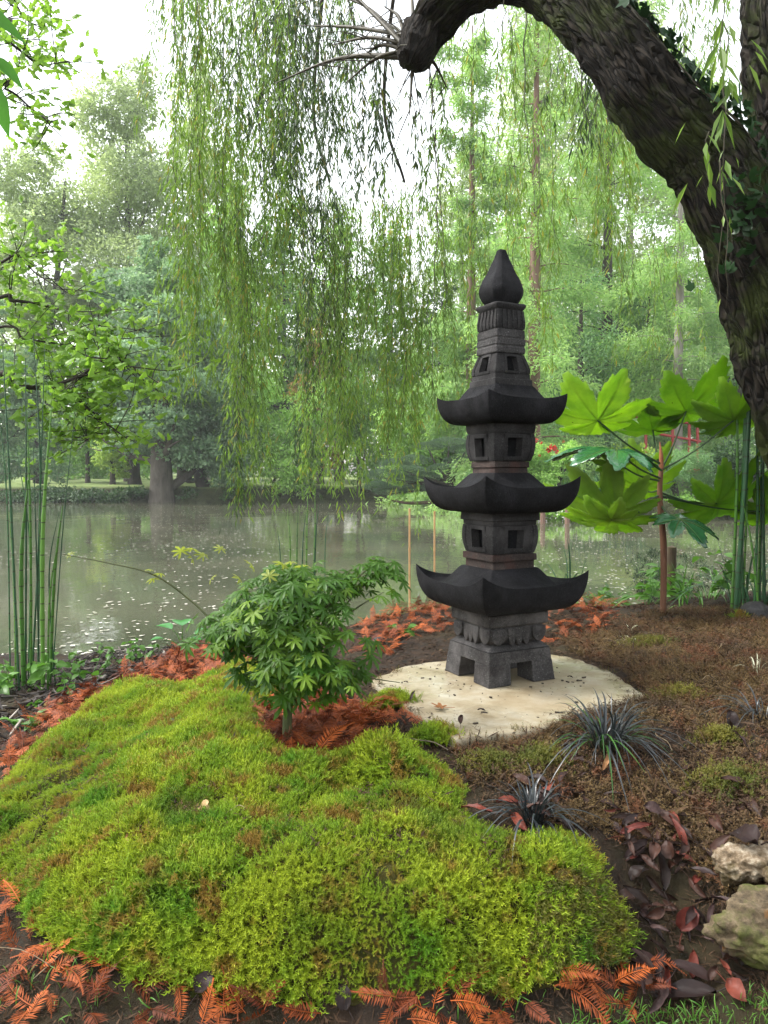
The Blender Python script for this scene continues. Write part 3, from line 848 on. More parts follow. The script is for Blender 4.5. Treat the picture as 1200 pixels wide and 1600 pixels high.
# ------------------------------------------------------------------ fallen cypress fronds (rust orange)
def frondmat(name, c1, c2):
    t = NT(name); oi = t.new('ObjectInfo'); g = t.new('NewGeometry')
    c = t.mix(oi.outputs['Random'], c1, c2)
    c = t.mix(.5, c, t.ramp(g.outputs['Random Per Island'], [(0, (.5, .5, .5)), (1, (1.4, 1.35, 1.3))]), 'MULTIPLY')
    c = t.mix(t.ramp(t.noise(6, 4), [(.45, (0,) * 3), (.65, (.7,) * 3)]), c, tuple(.45 * k for k in c1))
    return t.done(t.princ(c, .6, .25))
M_fr = frondmat('rusty_needles', (.10, .020, .006), (.40, .092, .016))
def frond(L, n, seed, curl=.25, w=.0030):
    r = np.random.default_rng(seed); mb = MB()
    t_ = np.linspace(0, 1, 9)
    bx, bz = r.normal() * curl * .4, curl * (r.random() - .2)
    path = lambda t: np.stack([bx * t ** 2 * L, t * L, bz * L * np.sin(t * PI) * .5 + .004 + 0 * t], -1)
    p = path(t_)
    v = np.concatenate([p + [-.0011, 0, 0], p + [.0011, 0, .0006]]); k = len(t_)
    mb.add(v, [(i, i + k, i + k + 1, i + 1) for i in range(k - 1)], 0, False)
    t2 = np.repeat(np.linspace(.10, .99, n), 2); sd_ = np.tile([-1, 1.], n)
    c = path(t2)
    ln = L * .23 * np.sin(np.clip(t2 * 1.05 + .16, 0, 1) * PI) ** .55 * (.8 + .35 * r.random(2 * n)) + .003
    d = np.stack([sd_ * (1 + .2 * r.random(2 * n)), .55 + .3 * r.random(2 * n), r.normal(size=2 * n) * .22 - .12], 1)
    leaves(mb, c, d, np.tile([0, 0, 1.], (2 * n, 1)), ln, np.full(2 * n, w), 0)
    return mb
FR = [frond(.085 + .012 * (k % 3), 22, 200 + k, .3 + .12 * k).mesh('cypress_frond', M_fr) for k in range(6)]
def put_on(q, lift=0.0, tilt=.35, stack=0.0):
    n = len(q)
    nn = nrm(gnormal(q[:, 0], q[:, 1]) + rng.normal(size=(n, 3)) * tilt)
    return np.column_stack([q, gz(q[:, 0], q[:, 1]) + lift + stack * rng.random(n)]), rot_of(nn, rng.random(n) * 6.28)
BANDS = [
 ([(0, 1232), (60, 1178), (130, 1128), (200, 1098), (290, 1080), (345, 1068), (400, 1052), (440, 1045), (425, 1012), (350, 1008), (300, 1022), (240, 1043), (170, 1070), (130, 1088), (60, 1128), (0, 1185)], 110, 1700, .06, 'rust orange cypress frond in the drift behind the moss cushion'),
 ([(400, 1188), (408, 1118), (450, 1090), (520, 1085), (585, 1112), (588, 1148), (520, 1188), (460, 1195)], 45, 500, .025, 'rust orange cypress frond in the hollow round the maple stem'),
 ([(560, 1000), (600, 962), (650, 935), (705, 933), (700, 985), (640, 1012), (590, 1030)], 70, 1300, .05, 'rust orange cypress frond heaped left behind the lantern'),
 ([(845, 950), (905, 944), (975, 946), (960, 985), (905, 1005), (858, 1012)], 56, 800, .035, 'rust orange cypress frond lying right behind the lantern foot'),
 ([(-30, 1375), (25, 1392), (60, 1450), (120, 1500), (215, 1532), (330, 1560), (340, 1610), (-30, 1610)], 34, 30, .012, 'rust orange cypress frond on wet soil below the moss, bottom left'),
 ([(330, 1572), (560, 1572), (700, 1555), (880, 1535), (1000, 1520), (1010, 1580), (700, 1605), (330, 1605)], 20, 40, .012, 'rust orange cypress frond on the soil along the bottom moss edge'),
 ([(-10, 1240), (15, 1260), (5, 1380), (-30, 1380), (-60, 1250)], 10, 20, .015, 'rust orange cypress frond at the left end of the moss'),
 ([(585, 1125), (620, 1100), (700, 1150), (690, 1172), (640, 1150), (590, 1152)], 8, 14, .012, 'rust orange cypress frond between maple and slab tip'),
]
for pp, n, ns, stk, lb in BANDS:
    poly = world_poly(pp)
    q = sample(poly, n); p, r = put_on(q, .012 + stk * .6, .32, .02)
    if 'bottom' in lb: p[:, 2] -= stk * .6 + .012; p[:, 2] += .004
    for k in range(n):
        o = link('cypress_frond', FR[k % 6], None, p[k], r[k], (.6 if ns <= 40 else .8) + .45 * rng.random())
        wx_ = 600 + p[k][0] / p[k][1] * FPX; lo_, hi_ = min(a_[0] for a_ in pp), max(a_[0] for a_ in pp); th = ['left part', 'middle part', 'right part'][int(np.clip((wx_ - lo_) / (hi_ - lo_) * 3, 0, 2))]
        tag(o, lb + ', ' + th, 'fallen frond', 'rust orange fronds ' + lb.split('frond ')[1] + ', ' + th)
    if ns:
        q = sample(poly, ns); p, r = put_on(q, .0, .4, stk)
        tag(scatter('cypress_litter', p, r, .8 + .5 * rng.random(ns), FR[:4]), 'dense rusty needle litter ' + lb.split('frond ')[1], 'needle litter', kind='stuff')
for px, py, a, s, lb in [(185, 1535, 1.2, 1.15, 'large orange frond with clear needles at the bottom left moss edge'), (185, 1575, 1.5, 1.25, 'orange frond pointing left just above the bottom edge, left'), (215, 1568, -1.2, 1.1, 'orange frond pointing right beside the bottom left fronds'),
                         (865, 1538, -1.9, 1.3, 'orange frond under the bottom right moss corner'), (960, 1552, -1.35, 1.2, 'orange frond at the right end of the bottom moss edge'), (905, 1580, -.5, 1.1, 'orange frond standing upright near the bottom edge, right of centre'), (30, 1425, .9, 1.2, 'bright orange frond left of the moss near the photo edge'),
                         (800, 1525, -1.1, 1.3, 'long orange frond on soil below the moss lip'), (1000, 1530, -1.8, 1.0, 'small bright orange frond on soil right of the moss'), (540, 1205, .1, .7, 'thin orange frond upright on the green moss behind the middle'), (500, 1505, 1.0, 1.0, 'orange frond half buried in lower moss')]:
    c_ = hit(px, py); o = link('cypress_frond', FR[int(px) % 6], None, (c_[0], c_[1], c_[2] + .022), (R(12), R(8), a), s)
    tag(o, lb, 'fallen frond')

# ------------------------------------------------------------------ mulch on the left bank
t = NT('bark_chips'); oi = t.new('ObjectInfo'); g = t.new('NewGeometry')
c = t.ramp(g.outputs['Random Per Island'], [(0, (.008, .006, .005)), (.72, (.032, .024, .02)), (.86, (.08, .065, .055)), (1, (.22, .20, .17))])
M_chip = t.done(t.princ(c, .7, .35, t.bump(t.noise(60, 5), .6, .003)))
def chip(L, W, T, seed):
    r = np.random.default_rng(seed); mb = MB(); v = []
    for x in (-.5, -.1, .4, .5):
        a = W * (.5 + .4 * r.random()) * (1 if abs(x) < .45 else .45); b_ = r.normal() * .12 * W
        v += [(x * L, b_ - a * .5, 0), (x * L, b_ + a * .5, r.random() * T * .3), (x * L, b_ + a * .35, T), (x * L, b_ - a * .35, T * .8)]
    f = [(i * 4 + j, i * 4 + (j + 1) % 4, i * 4 + 4 + (j + 1) % 4, i * 4 + 4 + j) for i in range(3) for j in range(4)] + [(3, 2, 1, 0), (12, 13, 14, 15)]
    mb.add(v, f, 0, False); return mb
CH = [chip(.05 + .02 * (k % 3), .014 + .004 * (k % 2), .006, 300 + k) for k in range(5)]
CHM = [c_.mesh('chip', M_chip) for c_ in CH]
MUL = world_poly([(-40, 1190), (0, 1190), (60, 1130), (130, 1090), (240, 1045), (340, 1008), (300, 1002), (200, 1015), (120, 1030), (40, 1060), (-40, 1090)])
q = sample(MUL, 1500); p, r = put_on(q, .002, .35, .025)
mb = MB()
for k in range(len(q)):
    M = np.array(Euler(r[k]).to_matrix()); cm = CH[k % 5]; s = .5 + .9 * rng.random()
    mb.add(cm.v[0] @ M.T * s + p[k], cm.f[0][0], 0, False)
    mb.add((cm.v[0] @ M.T * s + p[k])[[3, 2, 1, 0, 12, 13, 14, 15]], np.array([(0, 1, 2, 3), (4, 5, 6, 7)]), 0, False)
tag(mb.build('bark_mulch', M_chip), 'dark bark mulch on the left bank between the reeds and orange drift', 'mulch', kind='stuff')
M_pale = plainmat('bleached_wood', (.20, .17, .14), (.42, .38, .33), 50)
PC = chip(.11, .012, .006, 350).mesh('wood_chip', M_pale)
q = sample(MUL, 16); p, r = put_on(q, .03, .2, .01)
for k in range(16): tag(link('wood_chip', PC, None, p[k], r[k], .7 + .6 * rng.random()), 'bleached grey sliver of wood on the dark mulch bank', 'wood chip', 'pale wood slivers on the left mulch')

# ------------------------------------------------------------------ fallen broad leaves
def broadleaf(L, W, seed, curl=.35, lobes=0):
    r = np.random.default_rng(seed); mb = MB()
    n = 9; ys = np.linspace(0, 1, n)
    wd = np.sin(ys ** .8 * PI) ** .75 * (1 + (.28 * np.cos(ys * lobes * 2 * PI) if lobes else .05 * r.normal(size=n)))
    bend = curl * (.4 + .6 * r.random()); roll = curl * (r.random() + .25)
    v = []
    for i, y in enumerate(ys):
        zc = L * bend * .35 * math.sin(y * PI) * (1 if r.random() < 2 else 1)
        for u in (-1, -.5, 0, .5, 1):
            x = u * wd[i] * W * .5
            z = zc + roll * W * .6 * u * u + .004 + .0025 * r.normal()
            v.append((x + .1 * W * math.sin(y * 3 + seed), y * L, z))
    f = [(i * 5 + j, i * 5 + j + 1, i * 5 + j + 6, i * 5 + j + 5) for i in range(n - 1) for j in range(4)]
    mb.add(v, f)
    st = np.array([(0, 0, .004), (0, -.25 * L, .010), (.03 * L, -.45 * L, .014)])
    tube(mb, st, [.0012, .001, .0007], 4, 0)
    return mb
def deadmat(name, c1, c2, rough=.5):
    t = NT(name); oi = t.new('ObjectInfo')
    ob = t.coord('Object')
    c = t.mix(oi.outputs['Random'], c1, c2)
    c = t.mix(.7, c, t.ramp(t.noise(38, 5, .65, ob), [(.3, (.55, .5, .5)), (.7, (1.35, 1.25, 1.2))]), 'MULTIPLY')
    return t.done(t.princ(c, rough, .22, t.bump(t.noise(90, 4, .6, ob), .35, .002)))
M_lp = deadmat('purple_brown_leaf', (.018, .011, .010), (.05, .029, .027))
M_lb = deadmat('dark_brown_leaf', (.014, .008, .006), (.055, .026, .018))
M_lr = deadmat('red_brown_leaf', (.08, .015, .011), (.17, .045, .028))
M_lt = deadmat('tan_leaf', (.22, .095, .035), (.36, .19, .085))
M_lc = deadmat('cream_leaf', (.50, .36, .17), (.6, .44, .22))
shapes = {}
def leafmesh(kind, mat):
    k = (kind, mat.name)
    if k not in shapes:
        a = {0: (.075, .034, 1, .45), 1: (.095, .022, 2, .6), 2: (.06, .042, 3, .5), 3: (.11, .030, 4, .4)}[kind]
        shapes[k] = broadleaf(a[0], a[1], a[2] * 7 + 3, a[3]).mesh('fallen_leaf', mat)
    return shapes[k]
def leafat(px, py, kind, mat, yaw, s, lb, lift=.006, tilt=(0, 0), grp=None, z=None):
    c_ = hit(px, py) if z is None else np.append(at_z(px, py, z), z)
    nn = gnormal(c_[0:1], c_[1:2]) if z is None else np.array([[0, 0, 1.]])
    e = Euler(rot_of(nn, np.array([yaw]))[0]).to_matrix() @ Euler((tilt[0], tilt[1], 0)).to_matrix()
    o = link('fallen_leaf', leafmesh(kind, mat), None, (c_[0], c_[1], c_[2] + lift), e.to_euler(), s)
    return tag(o, lb, 'fallen leaf', grp)
leafat(1065, 1475, 2, M_lr, -.6, 1.15, 'wet red leaf with curled edge lying right of the moss corner', .02, (.3, .2))
leafat(1035, 1520, 3, M_lp, 1.3, 1.1, 'dark purple leaf flat on soil beside the orange fronds', .01)
leafat(1120, 1560, 3, M_lp, 1.45, 1.5, 'largest long purple leaf near the bottom right corner', .01)
leafat(1190, 1395, 2, M_lp, .35, 1.75, 'broad purple grey leaf draped over the mossy rock', .11, (-.5, .1))
leafat(1180, 1460, 1, M_lp, .8, 1.1, 'folded purple leaf leaning below the mossy rock', .03, (.1, .5))
leafat(1075, 1350, 1, M_lr, .25, 1.1, 'red purple pointed leaf among the dark leaves right of the moss', .02, (.3, .3))
leafat(1035, 1405, 3, M_lb, .1, 1.2, 'long dark brown leaf upright in the leaf pile', .015, (.2, .5))
leafat(885, 1200, 2, M_lr, .9, .8, 'rusty red leaf under the nearer black grass tuft', .015, (.3, .2))
leafat(940, 1215, 1, M_lt, -.3, .7, 'curled orange leaf right below the big black grass tuft', .015, (.5, .4))
leafat(855, 1275, 2, M_lp, .5, 1.1, 'mauve leaf behind the small black grass tuft', .02)
leafat(770, 1285, 1, M_lr, 1.2, .9, 'dark red leaf left of the small black grass tuft', .02)
leafat(1145, 1150, 2, M_lp, .0, 1.0, 'mauve pointed leaf standing by the right black grass', .02, (.9, 0))
leafat(1165, 1180, 1, M_lp, .3, .9, 'pinkish twisted leaf on the right mound', .015, (.3, .7))
leafat(105, 1352, 3, M_lp, -.9, 1.0, 'long wet purple leaf on the left of the moss', .06, (.15, .2))
leafat(122, 1330, 2, M_lp, -1.0, .5, 'small purple leaf above the long one on the left moss', .06)
leafat(275, 1290, 0, M_lb, .3, .45, 'small dark leaf sunk in the moss left of the cream leaf', .055)
leafat(288, 1225, 0, M_lp, -.8, .6, 'slate leaf in a dip in the upper moss', .045)
leafat(615, 1240, 1, M_lt, .6, .35, 'short orange leaf on the moss behind the right half', .06, (.4, 0))
leafat(200, 1365, 1, M_lt, .1, .35, 'tiny orange leaf on the left moss', .07, (.4, 0))
leafat(160, 1475, 1, M_lt, .2, .35, 'tiny tan leaf in the lower left moss', .06, (.4, 0))
leafat(35, 1168, 2, M_lb, .8, 1.1, 'dark brown leaf on the mulch at the left edge', .03, (.3, .2))
leafat(140, 1118, 1, M_lr, 1.5, 1.2, 'long rusty leaf on the orange drift at left', .05, (.1, .4))
leafat(50, 1400, 3, M_lp, -.3, .8, 'dusky leaf at the lower left end of the moss', .02)
leafat(310, 1570, 2, M_lp, -.6, .9, 'plum leaf under the moss at the bottom left', .02, (.3, 0))
leafat(545, 1590, 2, M_lp, .5, .9, 'wet plum leaf at the bottom edge left of centre', .01)
leafat(720, 1135, 0, M_lb, -.2, .5, 'thin brown leaf standing at the slab tip', .004, (.6, 0), z=.452)
leafat(758, 1112, 0, M_lb, 1.3, .35, 'small dark leaf lying flat near the slab front', .002, z=.452)
leafat(642, 1098, 1, M_lb, -.4, .5, 'dark pointed sliver leaf at the slab left edge', .004, (.6, 0), z=.452)
leafat(638, 1068, 0, M_lb, 1.0, .28, 'tiny black leaf bit on the slab left side', .002, z=.452)
leafat(895, 1060, 0, M_lb, 1.0, .3, 'tiny black leaf bit on the slab right of the lantern', .002, z=.452)
# lobed tan leaf on the slab
def lobedleaf(rad, lobes, depth, seed, droop=.0, n=5, width=1.0, nseg=3, basegap=.35, wave=0.0, tooth=0.0, fine=0, sharp=1.3):
    """palmate leaf in the XY plane, stalk joint at the origin, middle lobe along +Y"""
    r = np.random.default_rng(seed); angs = np.linspace(-PI + basegap, PI - basegap, lobes) if lobes > 5 else np.linspace(-1.9, 1.9, lobes)
    st = (angs[1] - angs[0]) * .5; out = []
    k = fine or 5
    for i, a in enumerate(angs):
        L = rad * (1 - .42 * (abs(a) / PI) ** 1.3) * (.93 + .14 * r.random())
        for j in range(-k, k + (i == lobes - 1)):
            u = j / k                                    # -1 .. 1 across the lobe
            prof = depth + (1 - depth) * max(0, 1 - abs(u) / max(width, .05)) ** (1 / sharp)
            if tooth and 0 < abs(u) < 1: prof += tooth * (1 if j % 2 else -.6) * (.6 + .8 * r.random())
            out.append((a + u * st, L * prof))
    out[0] = (out[0][0], rad * depth * .35); out[-1] = (out[-1][0], rad * depth * .35)
    v = [(0, 0, 0)]; m_ = len(out); f = []
    for lv in range(1, nseg + 1):
        q = lv / nseg
        for a, L in out:
            rr_ = L * q; near = min(abs(a - b) for b in angs) / st
            z = -droop * (rr_ / rad) ** 2 * rad + wave * rad * q * (near - .5) * .9 + wave * rad * .10 * r.normal() * q
            v.append((math.sin(a) * rr_, math.cos(a) * rr_, z))
    for j in range(m_ - 1): f.append((0, 1 + j + 1, 1 + j))
    for lv in range(nseg - 1):
        for j in range(m_ - 1): f.append((1 + lv * m_ + j, 1 + lv * m_ + j + 1, 1 + (lv + 1) * m_ + j + 1, 1 + (lv + 1) * m_ + j))
    return v, f, angs
v, f, _ = lobedleaf(.04, 5, .42, 5, -.25, nseg=2, wave=.15, fine=3, sharp=1.0, tooth=.04)
mb = MB(); mb.add(v, f); tube(mb, [(0, 0, 0), (.002, -.02, .004), (.008, -.045, .008)], [.0012, .001, .0008], 4)
c_ = at_z(690, 1108, .452)
tag(mb.build('fallen_leaf', M_lt, loc=(c_[0], c_[1], .458)), 'tan maple leaf with curled points on the front of the cream slab', 'fallen leaf').rotation_euler = (.1, .05, 1.2)
v, f, _ = lobedleaf(.024, 3, .5, 8, .25, nseg=2, wave=.25, fine=3, sharp=1.0, tooth=.05)
mb = MB(); mb.add(v, f); c_ = hit(320, 1296)
tag(mb.build('fallen_leaf', M_lc, loc=(c_[0], c_[1], c_[2] + .062)), 'pale cream leaf standing on the moss', 'fallen leaf').rotation_euler = (.75, .1, .1)
# the heap of dark leaves on the right
HEAP = world_poly([(960, 1290), (1060, 1290), (1110, 1330), (1090, 1420), (1180, 1500), (1200, 1560), (1000, 1560), (1000, 1480), (965, 1380)])
HEAP2 = world_poly([(780, 1270), (860, 1180), (900, 1195), (980, 1220), (900, 1290), (860, 1300), (800, 1300)])
HEAP3 = world_poly([(1030, 1210), (1200, 1180), (1200, 1300), (1080, 1290)])
for poly, n, lb, gp, st in ((HEAP, 92, 'dark curled leaf in the heap between moss and rocks', 'dark leaves heaped right of the moss', .05), (HEAP2, 34, 'brown curled leaf round the small black grass tuft', 'brown leaves round the black grass', .03), (HEAP3, 14, 'brown leaf bit on the dry right mound', 'leaf bits on the right mound', .01)):
    q = sample(poly, n); p, r = put_on(q, .004, .45, st)
    for k in range(n):
        mt = [M_lb, M_lb, M_lb, M_lp, M_lp, M_lr][rng.integers(0, 6)]
        nm = {'dark_brown_leaf': 'dark brown ', 'purple_brown_leaf': 'dull purple ', 'red_brown_leaf': 'reddish '}[mt.name]
        o = link('fallen_leaf', leafmesh([1, 3, 1, 0, 3, 2][rng.integers(0, 6)], mt), None, p[k], r[k], .35 + .6 * rng.random())
        w_ = lb.replace('dark curled', 'curled').replace('brown curled', 'curled').replace('brown leaf', 'leaf')
        py_ = 745 + (CZ - p[k][2]) / p[k][1] * FPX; ys_ = sorted(745 + (CZ - z_) / y_ * FPX for y_, z_ in p[:, 1:3]); th = ', upper part' if py_ < ys_[len(ys_) // 3] else ', middle part' if py_ < ys_[2 * len(ys_) // 3] else ', lower part'
        tag(o, nm + w_ + th, 'fallen leaf', nm + gp.replace('dark ', '').replace('brown ', '') + th)
# twigs and straws
M_twig = plainmat('grey_twig', (.07, .05, .035), (.2, .16, .11), 40)
M_straw = plainmat('pale_straw', (.20, .15, .09), (.34, .27, .17), 40)
for px, py, L, yaw, mt, lb in [(1120, 1020, .07, -.9, M_straw, 'short white straw lying on the mound behind the slab corner'), (1090, 1072, .07, -1.2, M_straw, 'pale bent straw beyond the slab right corner'), (1078, 1345, .13, .05, M_straw, 'upright pale straw in the dark leaf heap'), (1030, 1290, .2, .1, M_twig, 'brown twig running down into the dark leaf heap'), (1050, 1180, .10, .3, M_straw, 'thin crooked straw right of the big black grass'),
                               (700, 1178, .13, 1.4, M_twig, 'dark stick in front of the slab tip'), (350, 1308, .06, -1.4, M_straw, 'pale straw on the moss right of the cream leaf'), (250, 1405, .06, -1.0, M_twig, 'grey twig on the lower left moss'), (50, 1540, .22, -.3, M_straw, 'long bent straw on soil at the bottom left'), (90, 1525, .3, 1.45, M_straw, 'straight pale straw across the bottom left soil'), (210, 1080, .12, -.5, M_lr, 'rusty stalk leaning out of the orange drift'), (960, 1010, .05, .9, M_straw, 'short straw near the variegated grass')]:
    c_ = hit(px, py); mb = MB()
    p_, r_ = smooth_path([(0, 0, 0), (.01 * L * 8, L * .35, .012), (-.004, L * .7, .016), (.012, L, .010)], [.0022, .002, .0018, .0012] if mt is M_twig else [.0009] * 4, 10)
    tube(mb, p_, r_, 5)
    o = mb.build('twig' if mt is M_twig else 'straw', mt, loc=(c_[0], c_[1], c_[2] + (.06 if 'moss' in lb and px < 600 else .012))); o.rotation_euler = (.12, 0, yaw); tag(o, lb, 'twig' if mt is M_twig else 'straw')

# ------------------------------------------------------------------ black mondo grass and pale grass tufts
def grassmat(name, c1, c2, rough, spec=.5, trn=.1):
    t = NT(name); oi = t.new('ObjectInfo'); c = t.mix(oi.outputs['Random'], c1, c2)
    tr = t.new('BsdfTranslucent'); t.l.new(c, tr.inputs[0]); mx = t.new('MixShader'); mx.inputs[0].default_value = trn
    t.l.new(t.princ(c, rough, spec), mx.inputs[1]); t.l.new(tr.outputs[0], mx.inputs[2]); return t.done(mx.outputs[0])
M_black = grassmat('black_grass', (.010, .014, .016), (.026, .034, .036), .33, .7, .03)
M_bgreen = grassmat('dark_green_grass', (.02, .07, .012), (.05, .15, .02), .35, .5, .2)
M_varg = grassmat('cream_grass', (.35, .36, .22), (.55, .55, .40), .4, .5, .2)
M_green = grassmat('fresh_grass', (.06, .17, .02), (.13, .28, .04), .4, .4, .3)
def blade_mesh(L, w, arch, side, mat, seed):
    n = 9; t_ = np.linspace(0, 1, n); mb = MB()
    x = arch * L * t_ ** 1.5 * (1 - .12 * t_); z = L * (t_ * (1 - .25 * arch) - arch * .95 * t_ ** 2.6 * .9); y = side * L * t_ ** 2
    wd = w * np.sin(np.clip(t_ * .9 + .12, 0, 1) * PI) ** .6 * .5; wd[-1] = .0002
    c = np.stack([x, y, z], 1); o_ = np.stack([0 * wd, wd, .25 * wd], 1); o2 = np.stack([0 * wd, -wd, .25 * wd], 1)
    v = np.concatenate([c + o_, c, c + o2])
    mb.add(v, [(i, i + 1, i + 1 + n, i + n) for i in range(n - 1)] + [(i + n, i + n + 1, i + 1 + 2 * n, i + 2 * n) for i in range(n - 1)])
    return mb.mesh('blade', mat)
def tuft(name, px, py, n, Lr, w, mats, lb, cat, archs=(.35, 1.05), rad=.03, blades=9, scale=1, z=None, part='blade'):
    c_ = hit(px, py); root = empty(name, c_, lb, cat)
    ms = [blade_mesh(1.0 * Lr, w, archs[0] + (archs[1] - archs[0]) * k / (blades - 1), .12 * (-1) ** k, mats[k % len(mats)], k) for k in range(blades)]
    for k in range(n):
        a = rng.random() * 6.28; rr_ = rad * rng.random() ** .5
        link(part, ms[rng.integers(0, blades)], root, (rr_ * math.cos(a), rr_ * math.sin(a), -.004), (rng.normal() * .1, rng.normal() * .12, a + rng.normal() * .4), (.65 + .5 * rng.random()) * scale)
    return root
tuft('black_mondo_grass', 945, 1172, 150, .27, .0052, [M_black] * 6 + [M_bgreen], 'large arching black grass tuft in front of the slab', 'grass tuft', rad=.045)
tuft('black_mondo_grass', 832, 1288, 85, .19, .0052, [M_black], 'smaller black grass tuft at the moss edge', 'grass tuft', rad=.03)
tuft('black_mondo_grass', 1192, 1130, 60, .21, .0045, [M_black], 'black grass tuft cut by the right edge of the view', 'grass tuft', rad=.04)
tuft('variegated_grass', 985, 1008, 16, .12, .0040, [M_varg], 'pale cream grass tuft on the mound behind the slab', 'grass tuft', rad=.02, archs=(.5, 1.1))
tuft('variegated_grass', 983, 988, 7, .09, .0036, [M_varg], 'smaller cream grass tuft just behind the pale one', 'grass tuft', rad=.015, archs=(.5, 1.1))
tuft('variegated_grass', 1180, 1052, 12, .12, .0040, [M_varg], 'cream grass tuft near the right edge', 'grass tuft', rad=.02, archs=(.3, 1.0))
# short grass on the soil at the bottom
GB = [blade_mesh(.045, .0022, .2 + .12 * k, .1 * (-1) ** k, M_green, k) for k in range(4)]
for pp, n, lb in [([(960, 1560), (1210, 1545), (1210, 1620), (880, 1620)], 420, 'short green grass sprouting at the bottom right corner'), ([(0, 1520), (120, 1510), (300, 1590), (0, 1610)], 90, 'few short grass blades on the bottom left soil'), ([(830, 1440), (960, 1500), (900, 1590), (640, 1600), (620, 1570)], 70, 'few grass blades along the bottom moss edge')]:
    q = sample(world_poly(pp), n); p, r = put_on(q, 0, .3); tag(scatter('short_grass', p, r, .5 + .9 * rng.random(n), GB), lb, 'grass', kind='stuff')

# ------------------------------------------------------------------ rocks
def rock(name, px, py, s, seed, mat, lb, lift=0.0, amp=.35, sub=5):
    import bmesh
    bm = bmesh.new(); bmesh.ops.create_icosphere(bm, subdivisions=sub, radius=1)
    v = np.array([q.co[:] for q in bm.verts]); f = np.array([[q.index for q in fa.verts] for fa in bm.faces]); bm.free()
    r = 1 + amp * fbm(v[:, 0] * 1.6, v[:, 1] * 1.6, v[:, 2] * 1.6, seed, 6) - .10 * np.abs(fbm(v[:, 0] * 3.3, v[:, 1] * 3.3, v[:, 2] * 3.3, seed + 8, 4)) - .12 * np.abs(vnoise(v[:, 0] * 5, v[:, 1] * 5, v[:, 2] * 5, seed + 3)) - .2 * sstep(.45, .8, vnoise(v[:, 0] * 3, v[:, 1] * 3, v[:, 2] * 3, seed + 4))
    c_ = hit(px, py); mb = MB(); mb.add(v * r[:, None] * np.array(s), f)
    return tag(mb.build(name, mat, loc=(c_[0], c_[1], c_[2] + lift)), lb, 'rock')
t = NT('pitted_limestone'); n1 = t.noise(30, 7, .7); n2 = t.noise(9, 5, .7)
c = t.ramp(n1, [(.32, (.05, .035, .02)), (.5, (.22, .16, .10)), (.66, (.48, .41, .31))])
c = t.mix(t.ramp(n2, [(.44, (.9,) * 3), (.54, (0,) * 3)]), c, (.075, .055, .02))
M_rock = t.done(t.princ(c, .8, .3, t.bump(n1, 1, .012)))
t = NT('mossy_limestone'); n1 = t.noise(34, 7, .7); n2 = t.noise(8, 5, .65)
c = t.ramp(n1, [(.32, (.03, .022, .012)), (.52, (.13, .095, .055)), (.7, (.25, .19, .12))])
c = t.mix(t.ramp(n2, [(.46, (0,) * 3), (.58, (.9,) * 3)]), c, (.085, .095, .018))
c = t.mix(t.ramp(t.noise(13, 4), [(.62, (0,) * 3), (.7, (.8,) * 3)]), c, (.22, .10, .03))
M_rock2 = t.done(t.princ(c, .75, .3, t.bump(n1, 1, .012)))
rock('limestone_rock', 1168, 1372, (.085, .06, .05), 11, M_rock, 'pale pitted limestone rock at the right edge, the upper of two', .035)
rock('limestone_rock', 1200, 1492, (.135, .09, .078), 23, M_rock2, 'larger mossy brown limestone rock below the pale one', .045)
rock('limestone_rock', 1212, 1395, (.04, .04, .03), 31, M_rock, 'small tan stone wedged between the two rocks', .05, sub=4)
M_dark = plainmat('dark_stone', (.012, .012, .013), (.035, .034, .033), 30, .7, .4, .6)
rock('dark_stone', 1180, 968, (.085, .07, .07), 41, M_dark, 'round dark stone at the foot of the right reeds', .03, .12, 4)
rock('dark_stone', 272, 1152, (.03, .02, .02), 43, M_dark, 'small slate stone poking out of the upper moss', .05, .3, 3)
rock('dark_stone', 592, 1010, (.035, .03, .03), 45, M_dark, 'grey pebble beside the drift left behind the slab', .02, .2, 3)

# ------------------------------------------------------------------ maple sapling
M_stem = barkmat('green_grey_bark', (.03, .042, .014), (.10, .11, .045), scale=20, bump=.3, dist=.004)
t = NT('maple_leaf_green'); oi = t.new('ObjectInfo')
c = t.mix(oi.outputs['Random'], (.035, .11, .010), (.15, .26, .025))
c = t.mix(.5, c, t.ramp(t.noise(5, 3), [(.4, (.6, .7, .7)), (.6, (1.3, 1.2, 1))]), 'MULTIPLY')
tr = t.new('BsdfTranslucent'); t.l.new(t.mix(1.0, c, (1.8, 1.7, .8), 'MULTIPLY'), tr.inputs[0]); mx = t.new('MixShader'); mx.inputs[0].default_value = .35
t.l.new(t.princ(c, .4, .28), mx.inputs[1]); t.l.new(tr.outputs[0], mx.inputs[2]); M_maple = t.done(mx.outputs[0])
M_mapley = leafmat('maple_leaf_yellow', (.20, .27, .04), (.32, .36, .08), .4, .5)
def mleaf(seed, mat, droop=.25):
    v, f, _ = lobedleaf(.043, 7, .30, seed, droop, nseg=2, width=1.0, basegap=.75, wave=.1, fine=2, sharp=1.45)
    mb = MB(); mb.add(v, f); return mb
ML = [mleaf(400 + k, M_maple, .12 + .1 * k) for k in range(5)]; MLM = [q.mesh('leaf', M_maple) for q in ML]
MLY = [mleaf(420 + k, M_mapley, .35).mesh('leaf', M_mapley) for k in range(2)]
mb_ = hit(450, 1168)
maple = empty('maple_sapling', mb_, 'young green maple sapling growing from rusty litter left of the lantern', 'sapling')
D0 = mb_[1]
def rel(px, py, dy=0.0): return P(px, py, D0 + dy) - mb_
mb = MB()
p_, r_ = smooth_path([(0, 0, -.03), rel(449, 1120), rel(455, 1080, .01), rel(450, 1052, .0), rel(457, 1000)], [.019, .0145, .0135, .011, .006], 26)
tube(mb, p_, r_, 12, rough=.06, freq=40)
